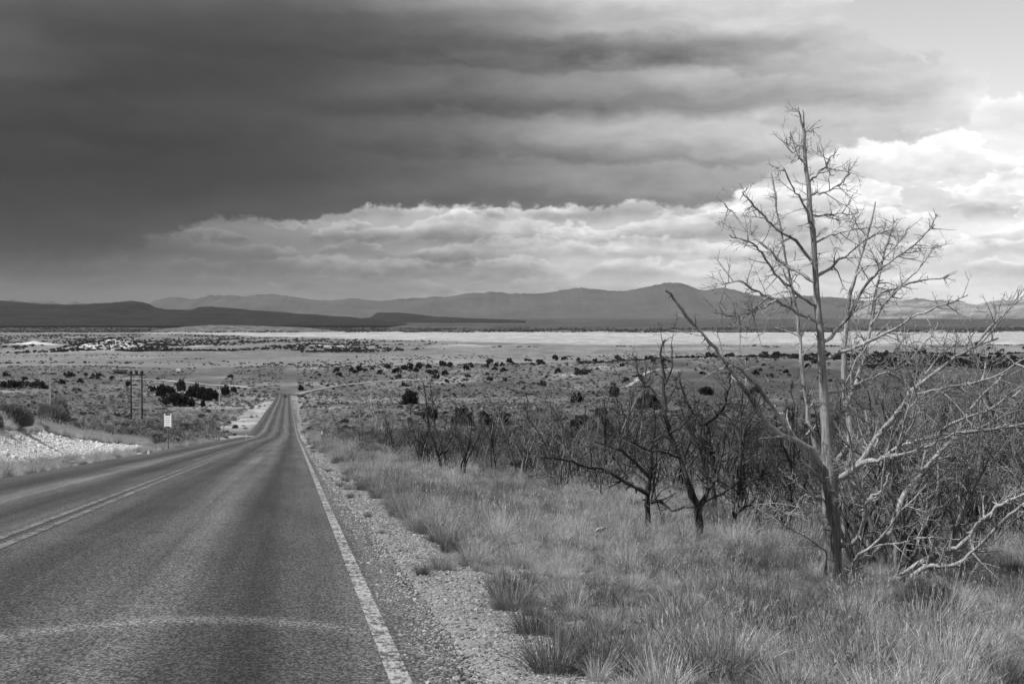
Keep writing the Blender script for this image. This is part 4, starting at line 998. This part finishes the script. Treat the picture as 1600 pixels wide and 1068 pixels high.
for k, (px, py, w, h, lab) in enumerate(((14, 666, 62, 42, 'large round sage bush at the left end of the chalky bank'), (84, 668, 50, 50, 'round dark sage bush with pale stems on top of the bank'), (-12, 668, 40, 30, 'sage bush cut by the left picture edge'),
        (58, 672, 30, 14, 'low sage bush between the two round bank bushes'), (116, 670, 20, 14, 'small sage bush right of the round dark one'), (146, 672, 16, 10, 'little sage bush in the pale grass on the bank'), (205, 684, 30, 12, 'low wide sage bush at the end of the pale grass'), (235, 682, 28, 13, 'low sage bush just left of the white sign'),
        (178, 672, 16, 8, 'tiny sage bush half way along the pale grass strip'))):
    p = hit(px, py)
    s = p[1] / F; o = empty('sage_bush', p); f = obj('foliage', DOME[k % 3], o); o.scale = (w * s / 2, w * s / 2, h * s / 1.1); o.rotation_euler = (0, 0, k * 1.3)
    tag(o, lab, 'bush', 'sage bushes on the bank')
    obj('stem', _tr, o).scale = (.5, .5, .6)
for k, (px, py, w, h, lab) in enumerate(((575, 712, 55, 24, 'dark rounded shrub where the verge grass ends near the thicket'), (635, 715, 40, 20, 'low dark shrub just left of the thicket'), (520, 690, 22, 12, 'small shrub behind the white-reflector post'), (1445, 960, 90, 70, 'dark bushy shrub under the low right limbs of the snag'), (940, 770, 80, 50, 'dim shrub below the half-burnt tree limbs'))):
    p = hit(px, py); s = p[1] / F; o = empty('shrub', p); obj('foliage', DOME[k % 3], o); o.scale = (w * s / 2, w * s / 2, h * s / 1.1); obj('stem', _tr, o).scale = (.5, .5, .6)
    tag(o, lab, 'shrub')

def tuft_mesh(seed, n, h, rb, lean, w, material, stalks=0):
    R = np.random.default_rng(seed); parts = [blades(R, n, h, rb, lean, w)]
    if stalks: parts.append(blades(R, stalks, h * 1.6, rb * .8, lean * .5, w * .55, .1, 4, .35))
    if stalks:                                   # seed heads, and old stems matted at the foot
        sv = parts[1][0].reshape(stalks, -1, 3); tips = (sv[:, -1] + sv[:, -2]) / 2; dirs = tips - (sv[:, -3] + sv[:, -4]) / 2; dirs /= np.linalg.norm(dirs, axis=1, keepdims=True) + 1e-9
        m = stalks * 4; q = np.repeat(tips, 4, 0) - np.repeat(dirs, 4, 0) * R.uniform(0, .07, (m, 1)) * h / .3; e = q + np.repeat(dirs, 4, 0) * .035 * h / .3 + R.normal(0, .010, (m, 3)) * h / .3
        sd = np.cross(e - q, R.normal(0, 1, (m, 3))); sd /= np.linalg.norm(sd, axis=1, keepdims=True) + 1e-9; ww = w * 1.3
        parts.append((np.stack([q - sd * ww * .3, q + sd * ww * .3, (q + e) / 2 + sd * ww, e], 1).reshape(-1, 3), np.arange(m * 4).reshape(-1, 4), np.repeat(R.uniform(.5, 1, m), 4)))
        parts.append(blades(R, n // 8, h * .7, rb * 1.4, 1.1, w, .35, 3, .6))
    v, f, r = join_parts(parts); return mesh('tuft', v, f, material, False, {'rnd': r})
TUFT = [tuft_mesh(400 + k, 330, .34, .11, .42, .0026, M['grass'], 12) for k in range(3)] + [tuft_mesh(410, 260, .42, .10, .34, .0026, M['dry'], 10)]
TF = ('', 'grass tufts along the gravel edge')
ORD = 'first second third fourth fifth sixth seventh eighth ninth tenth eleventh twelfth thirteenth fourteenth fifteenth sixteenth seventeenth eighteenth nineteenth twentieth'.split()
_plain = []
for k, (px, py, hpx, kind, lab) in enumerate(((660, 898, 28, 0, 'small dark grass tuft alone nearest the road on the gravel'), (690, 890, 45, 1, TF), (792, 935, 70, 2, TF), (862, 1050, 110, 0, 'tall bunchgrass tuft at the lower corner of the gravel'), (940, 1050, 100, 1, TF), (1020, 1010, 70, 2, TF),
        (684, 848, 30, 0, TF), (622, 798, 26, 1, TF), (597, 833, 12, 2, 'tiny weed tuft out on the gravel by the white line'), (575, 808, 14, 0, 'flat dark weed on the gravel above the tiny tuft'), (548, 778, 14, 1, TF), (655, 800, 30, 2, TF), (705, 862, 50, 0, TF), (738, 885, 55, 1, TF), (602, 776, 24, 2, TF),
        (830, 990, 70, 0, TF), (1185, 1062, 70, 1, TF), (1110, 1060, 70, 2, TF), (1245, 1050, 60, 0, TF), (1480, 1064, 110, 3, 'pale bunchgrass with long straw stalks at the lower right'), (1560, 1066, 90, 1, 'dark bunchgrass at the lower right picture corner'), (1395, 1060, 100, 2, TF), (540, 752, 16, 1, TF), (640, 775, 24, 0, TF), (720, 800, 34, 1, TF), (760, 830, 40, 2, TF))):
    p = hit(px, py); s = p[1] / F; o = obj('grass_tuft', TUFT[kind], None, p); h = hpx * s / .42; o.scale = (h * 1.15, h * 1.15, h); o.rotation_euler = (0, 0, k * 2.1)
    if isinstance(lab, tuple): _plain.append((-py, px, o))
    else: tag(o, lab, 'grass tuft')

for k, (_, px, o) in enumerate(sorted(_plain, key=lambda q: q[:2])): tag(o, 'bunchgrass tuft at the gravel edge, %s from the bottom of the picture' % ORD[k], 'grass tuft', TF[1])

# ------------------------------------------------------------------ uncountable ground cover
def field(n, y0, y1, o0, o1, power=1.0, left=False, frame=True):
    y = y0 + (y1 - y0) * rng.uniform(0, 1, n) ** power; o = rng.uniform(o0, o1, n)
    if left: o = -o
    x = (o - 0.15210 * y) / 0.98837
    if frame:
        k = (x / y > -0.39) & (x / y < 0.41); x, y, o = x[k], y[k], o[k]
    return x, y, o
def put(name, label, cat, x, y, scl, idx, coll, tilt=.12, onroad=False):
    n = len(x); zz = terrain(x, y)
    if onroad:
        o_ = offs(x, y); zz = np.where(o_ < .93, np.maximum(zz, road_z(y) + .047 - .012 * np.abs(o_ + 3.05)), zz)
    rot = np.stack([rng.normal(0, tilt, n), rng.normal(0, tilt, n), rng.uniform(0, 6.28, n)], -1)
    s = np.asarray(scl); s = np.repeat(s[:, None], 3, 1) if s.ndim == 1 else s
    o = scatter(name, np.stack([x, y, zz], -1), rot, s, idx, coll); return tag(o, label, cat, kind='stuff')
GR = [tuft_mesh(420 + k, 240, .27, .14, .62, .0036, M['grass'], 6 + 3 * k) for k in range(5)]
DR = [tuft_mesh(430 + k, 170, .33, .10, .50, .0036, M['dry'], 14) for k in range(3)]
C_GRASS = proto_collection('grass_blades', GR + DR)
def grass_patch(n, y0, y1, o0, o1, s0, s1, name, label, power=1.0, left=False, dry=.3, thin=0.0, gap=0.0):
    x, y, o = field(n, y0, y1, o0, o1, power, left)
    if gap:                                      # bunches keep their distance
        cell = {}; keep = []
        for i in range(len(x)):
            c = (int(x[i] // gap), int(y[i] // gap))
            if all((x[i] - x[j]) ** 2 + (y[i] - y[j]) ** 2 > gap * gap for a in (-1, 0, 1) for b in (-1, 0, 1) for j in cell.get((c[0] + a, c[1] + b), ())):
                cell.setdefault(c, []).append(i); keep.append(i)
        x, y, o = x[keep], y[keep], o[keep]
    d = fbm(x / .9, y / 1.1, 91, 3, .6) + .6 * fbm(x / 3.0, y / 4.5, 93, 3); edge = 0.0 if left else 1.0
    keep = d > (-.02 + thin + (0 if left else .14 * ss(36, 50, y) * ss(4.5, 7.5, o) * ss(150, 110, y)) + edge * .75 * ss(1.75, 1.15, o) - .10 * ss(3, 6, o)); x, y, o, d = x[keep], y[keep], o[keep], d[keep]
    isdry = rng.uniform(0, 1, len(x)) < np.clip(dry + 2.2 * fbm(x / 1.9, y / 2.6, 95, 3), .03, .97)
    idx = np.where(isdry, 5 + rng.integers(0, 3, len(x)), rng.integers(0, 5, len(x)))
    sc = rng.uniform(s0, s1, len(x)) * (.6 + .9 * np.clip(d + .2, 0, .6))
    return put(name, label, 'grass', x, y, sc, idx, C_GRASS)
grass_patch(5000, 5, 17, 1.2, 9.5, .72, 1.3, 'verge_grass', 'separate green and straw bunches of grass on the near right verge', thin=-.20, gap=.40)
grass_patch(3200, 5, 17, 1.25, 9.5, .22, .62, 'verge_grass', 'short thin grass between the bunches on the near verge', thin=-.30)
grass_patch(14000, 17, 48, 1.2, 15, .75, 1.45, 'slope_grass', 'rough bunches of grass covering the right roadside slope', dry=.36, thin=-.22, gap=.42)
grass_patch(6000, 17, 48, 1.2, 15, .3, .8, 'slope_grass', 'short thin grass between the bunches on the slope', dry=.36, thin=-.30)
grass_patch(14000, 48, 150, 1.3, 46, .9, 1.9, 'thicket_grass', 'pale and dark grass between the thicket trees', 1.2, dry=.42, thin=.04)
grass_patch(9000, 110, 420, 1.2, 30, 1.0, 2.4, 'far_grass', 'pale grass patches beside the far stretch of road', 1.1, dry=.5, thin=.05)
grass_patch(9000, 90, 420, 13.0, 60, 1.0, 2.2, 'left_slope_grass', 'pale grass patches left of the far stretch of road', 1.1, left=True, dry=.5, thin=.05)
grass_patch(1200, 26, 120, .95, 2.0, .3, .8, 'shoulder_weeds', 'small weeds scattered over the gravel shoulder', dry=.2, thin=-.45)
grass_patch(3600, 18, 130, 7.15, 8.6, .5, 1.1, 'left_verge_grass', 'thin pale grass strip along the left road edge', left=True, dry=.62, thin=-.05)
grass_patch(11000, 24, 112, 10.6, 16.5, .8, 1.8, 'bank_top_grass', 'tall straw-pale grass along the top of the chalky bank', left=True, dry=.95, thin=-.2)

def stone_mesh(seed, material):
    import bmesh
    R = np.random.default_rng(seed); bm = bmesh.new(); bmesh.ops.create_icosphere(bm, subdivisions=1, radius=1.0)
    for v in bm.verts: v.co = Vector(v.co) * R.uniform(.7, 1.15); v.co.z *= .65
    me = bpy.data.meshes.new('stone'); bm.to_mesh(me); bm.free(); me.materials.append(material); return me
C_GRAVEL = proto_collection('gravel_stones', [stone_mesh(500 + k, M['gravel']) for k in range(5)])
C_CHALK = proto_collection('chalk_stones', [stone_mesh(510 + k, M['chalk']) for k in range(5)])
x, y, o = field(95000, 4.6, 30, 0.60, 3.0, 1.7); k = rng.uniform(0, 1, len(x)) < ss(2.3, 1.5, o) * ss(.55, 1.1, o + .3 * fbm(x / .5, y / .8, 97, 3)) * 1.2 + .07; x, y = x[k], y[k]
put('gravel', 'loose pale gravel strewn along the right road shoulder', 'gravel', x, y, rng.lognormal(-5.15, .45, len(x)).clip(.0025, .02) * (1 + y / 40), rng.integers(0, 5, len(x)), C_GRAVEL, .4, True)
x, y, o = field(16000, 28, 90, .7, 2.6, 1.3); k = rng.uniform(0, 1, len(x)) < ss(2.6, 1.3, o); x, y = x[k], y[k]
put('gravel', 'pale gravel along the farther right road shoulder', 'gravel', x, y, rng.uniform(.012, .03, len(x)), rng.integers(0, 5, len(x)), C_GRAVEL, .4, True)
x, y, o = field(14000, 24, 92, 7.7, 12.2, left=True)
put('bank_stones', 'broken chalky stones littering the cut bank on the left', 'stones', x, y, rng.lognormal(-3.45, .6, len(x)).clip(.015, .18), rng.integers(0, 5, len(x)), C_CHALK, .4)

SG = [dome_mesh(520 + k, 170, .07, M['sage' if k < 4 else 'sage_dark']) for k in range(5)]
C_SAGE = proto_collection('sage_clumps', SG)
def sage(n, y0, y1, s0, s1, name, label, power):
    y = y0 + (y1 - y0) * rng.uniform(0, 1, n) ** power; x = y * rng.uniform(-.385, .40, n); o = offs(x, y)
    k = ((o > np.where(y < 90, 7, 2.2)) | (o < np.where(y < 110, -15, np.where((y > 225) & (y < 640) & (rng.uniform(0, 1, n) < .72), -12.5, -8.3)))) & (fbm(x / (4 + .04 * y), y / (8 + .08 * y), 99, 4) > -.10); x, y = x[k], y[k]
    sc = s0 + (s1 - s0) * rng.uniform(0, 1, len(x)) ** 2; return put(name, label, 'sagebrush', x, y, np.stack([sc, sc, sc * rng.uniform(.6, 1.0, len(x))], -1), rng.integers(0, 5, len(x)), C_SAGE)
sage(5200, 30, 150, .15, .55, 'sagebrush', 'low grey sagebrush between the near bare trees', 1.3)
sage(17000, 110, 800, .22, .95, 'sagebrush', 'grey sagebrush covering the valley side', 1.25)
sage(11000, 700, 1700, .4, 1.7, 'sagebrush', 'sagebrush dotting the far slope below the low ridge', 1.0)
def brush_mesh(seed, n, material):
    R = np.random.default_rng(seed); out = []
    for k in range(n):
        a = R.uniform(0, 6.28); d = np.array([math.cos(a) * .8, math.sin(a) * .8, 1.0]); twig(R, np.array([0, 0, -.05]), d, R.uniform(.6, 1.1), .012, 2, out, .3, .2, 1.2, (25, 65), .0055)
    return tube_mesh('brush', out, material)
C_BRUSH = proto_collection('brush_twigs', [brush_mesh(540 + k, 6, M['grey_wood'] if k < 3 else M['char']) for k in range(5)])
x, y, o = field(10000, 17.5, 190, 3.5, 80, 1.7); k = (o > np.interp(y, [17, 45, 60, 90], [7.0, 6.4, 4.8, 3.6])); x, y, o = x[k], y[k], o[k]; k = (fbm(x / 6.0, y / 9.0, 107, 3) > -.10) & ((y > 55) | (CX + F * x / y > 1320) | (rng.uniform(0, 1, len(x)) < .3)); x, y = x[k], y[k]
put('brush', 'tangle of bare twiggy brush under the thicket trees', 'brush', x, y, rng.uniform(.6, 1.7, len(x)), rng.integers(0, 5, len(x)), C_BRUSH)
x, y, o = field(2600, 100, 300, 14, 120, 1.2, left=True); k = fbm(x / 9.0, y / 14.0, 109, 3) > -.06; x, y = x[k], y[k]
put('brush', 'bare twiggy brush in the scrub left of the road', 'brush', x, y, rng.uniform(.7, 1.6, len(x)), rng.integers(0, 5, len(x)), C_BRUSH)
y = rng.uniform(95, 420, 1500); x = y * rng.uniform(-.385, .40, 1500); o = offs(x, y); k = ((o > 6) | (o < -15)) & (fbm(x / 18.0, y / 30.0, 111, 3) > .0); x, y = x[k], y[k]; sc = rng.uniform(.3, 1.1, len(x)) ** 1.3
put('dark_scrub', 'dark leafy scrub dotted through the sagebrush', 'shrubs', x, y, np.stack([sc, sc, sc * .8], -1), rng.integers(0, 4, len(x)), proto_collection('scrub', [juniper_mesh(240 + k, 26, 30, fl, .12, M['sage_dark']) for k, fl in enumerate((.8, 1.0, .65, 1.2))]))
C_FAR = proto_collection('far_shrub', J_FAR)
def far_shrubs(n, y0, y1, s0, s1, name, label, thr, pxr=(-40, 1640), fade=None):
    y = y0 + (y1 - y0) * rng.uniform(0, 1, n) ** 1.5; px = rng.uniform(*pxr, n); x = (px - CX) / F * y
    k = fbm(x / 200.0, y / 420.0, 103, 4) + .25 * fbm(x / 40.0, y / 90.0, 104, 2) > thr
    if fade: k &= (rng.uniform(0, 1, n) < ss(fade, fade - 330, px)) & (y < playa_edge(px) * .97)
    x, y = x[k], y[k]; sc = s0 + (s1 - s0) * rng.uniform(0, 1, len(x)) ** 2
    return put(name, label, 'shrubs', x, y, np.stack([sc, sc, sc * .8], -1), rng.integers(0, 4, len(x)), C_FAR)
far_shrubs(12000, 3450, 7600, 2.2, 6.5, 'far_scrub', 'tiny dark scrub dotted over the white knoll and its ridge', -.03, (-40, 760), 760)
far_shrubs(500, 3480, 3760, 2.0, 3.6, 'far_scrub', 'tiny scrub scattered on the white knoll', -.3, (120, 245))
far_shrubs(2600, 1700, 3300, 1.2, 3.0, 'far_scrub', 'sparse scrub dotting the open plain', .05)
far_shrubs(1200, 3850, 4200, 2.5, 4.5, 'far_scrub', 'tiny dark scrub along the rise before the playa', .04, (640, 1640))
far_shrubs(6000, 1050, 1750, .9, 2.8, 'far_scrub', 'small dark scrub on the back of the low ridge', -.02, (900, 1640))
far_shrubs(7000, 8800, 11500, 5, 11, 'far_scrub', 'scrub fringe along the far shore of the playa', -.04)

# ------------------------------------------------------------------ air
def haze():
    me = bpy.data.meshes.new('haze'); import bmesh
    bm = box(-42000, 42000, -3000, 42000, -200, 820); bm.to_mesh(me); bm.free()
    m = bpy.data.materials.new('haze_air'); m.use_nodes = True; nt = m.node_tree; nt.nodes.clear()
    out = nt.nodes.new('ShaderNodeOutputMaterial'); pv = nt.nodes.new('ShaderNodeVolumePrincipled')
    pv.inputs['Color'].default_value = (.9, .9, .9, 1); pv.inputs['Density'].default_value = 7e-6; pv.inputs['Anisotropy'].default_value = 0.0
    nt.links.new(pv.outputs[0], out.inputs['Volume']); me.materials.append(m)
    o = obj('haze', me); tag(o, 'thin pale haze filling the valley air', 'haze', kind='stuff')
haze()
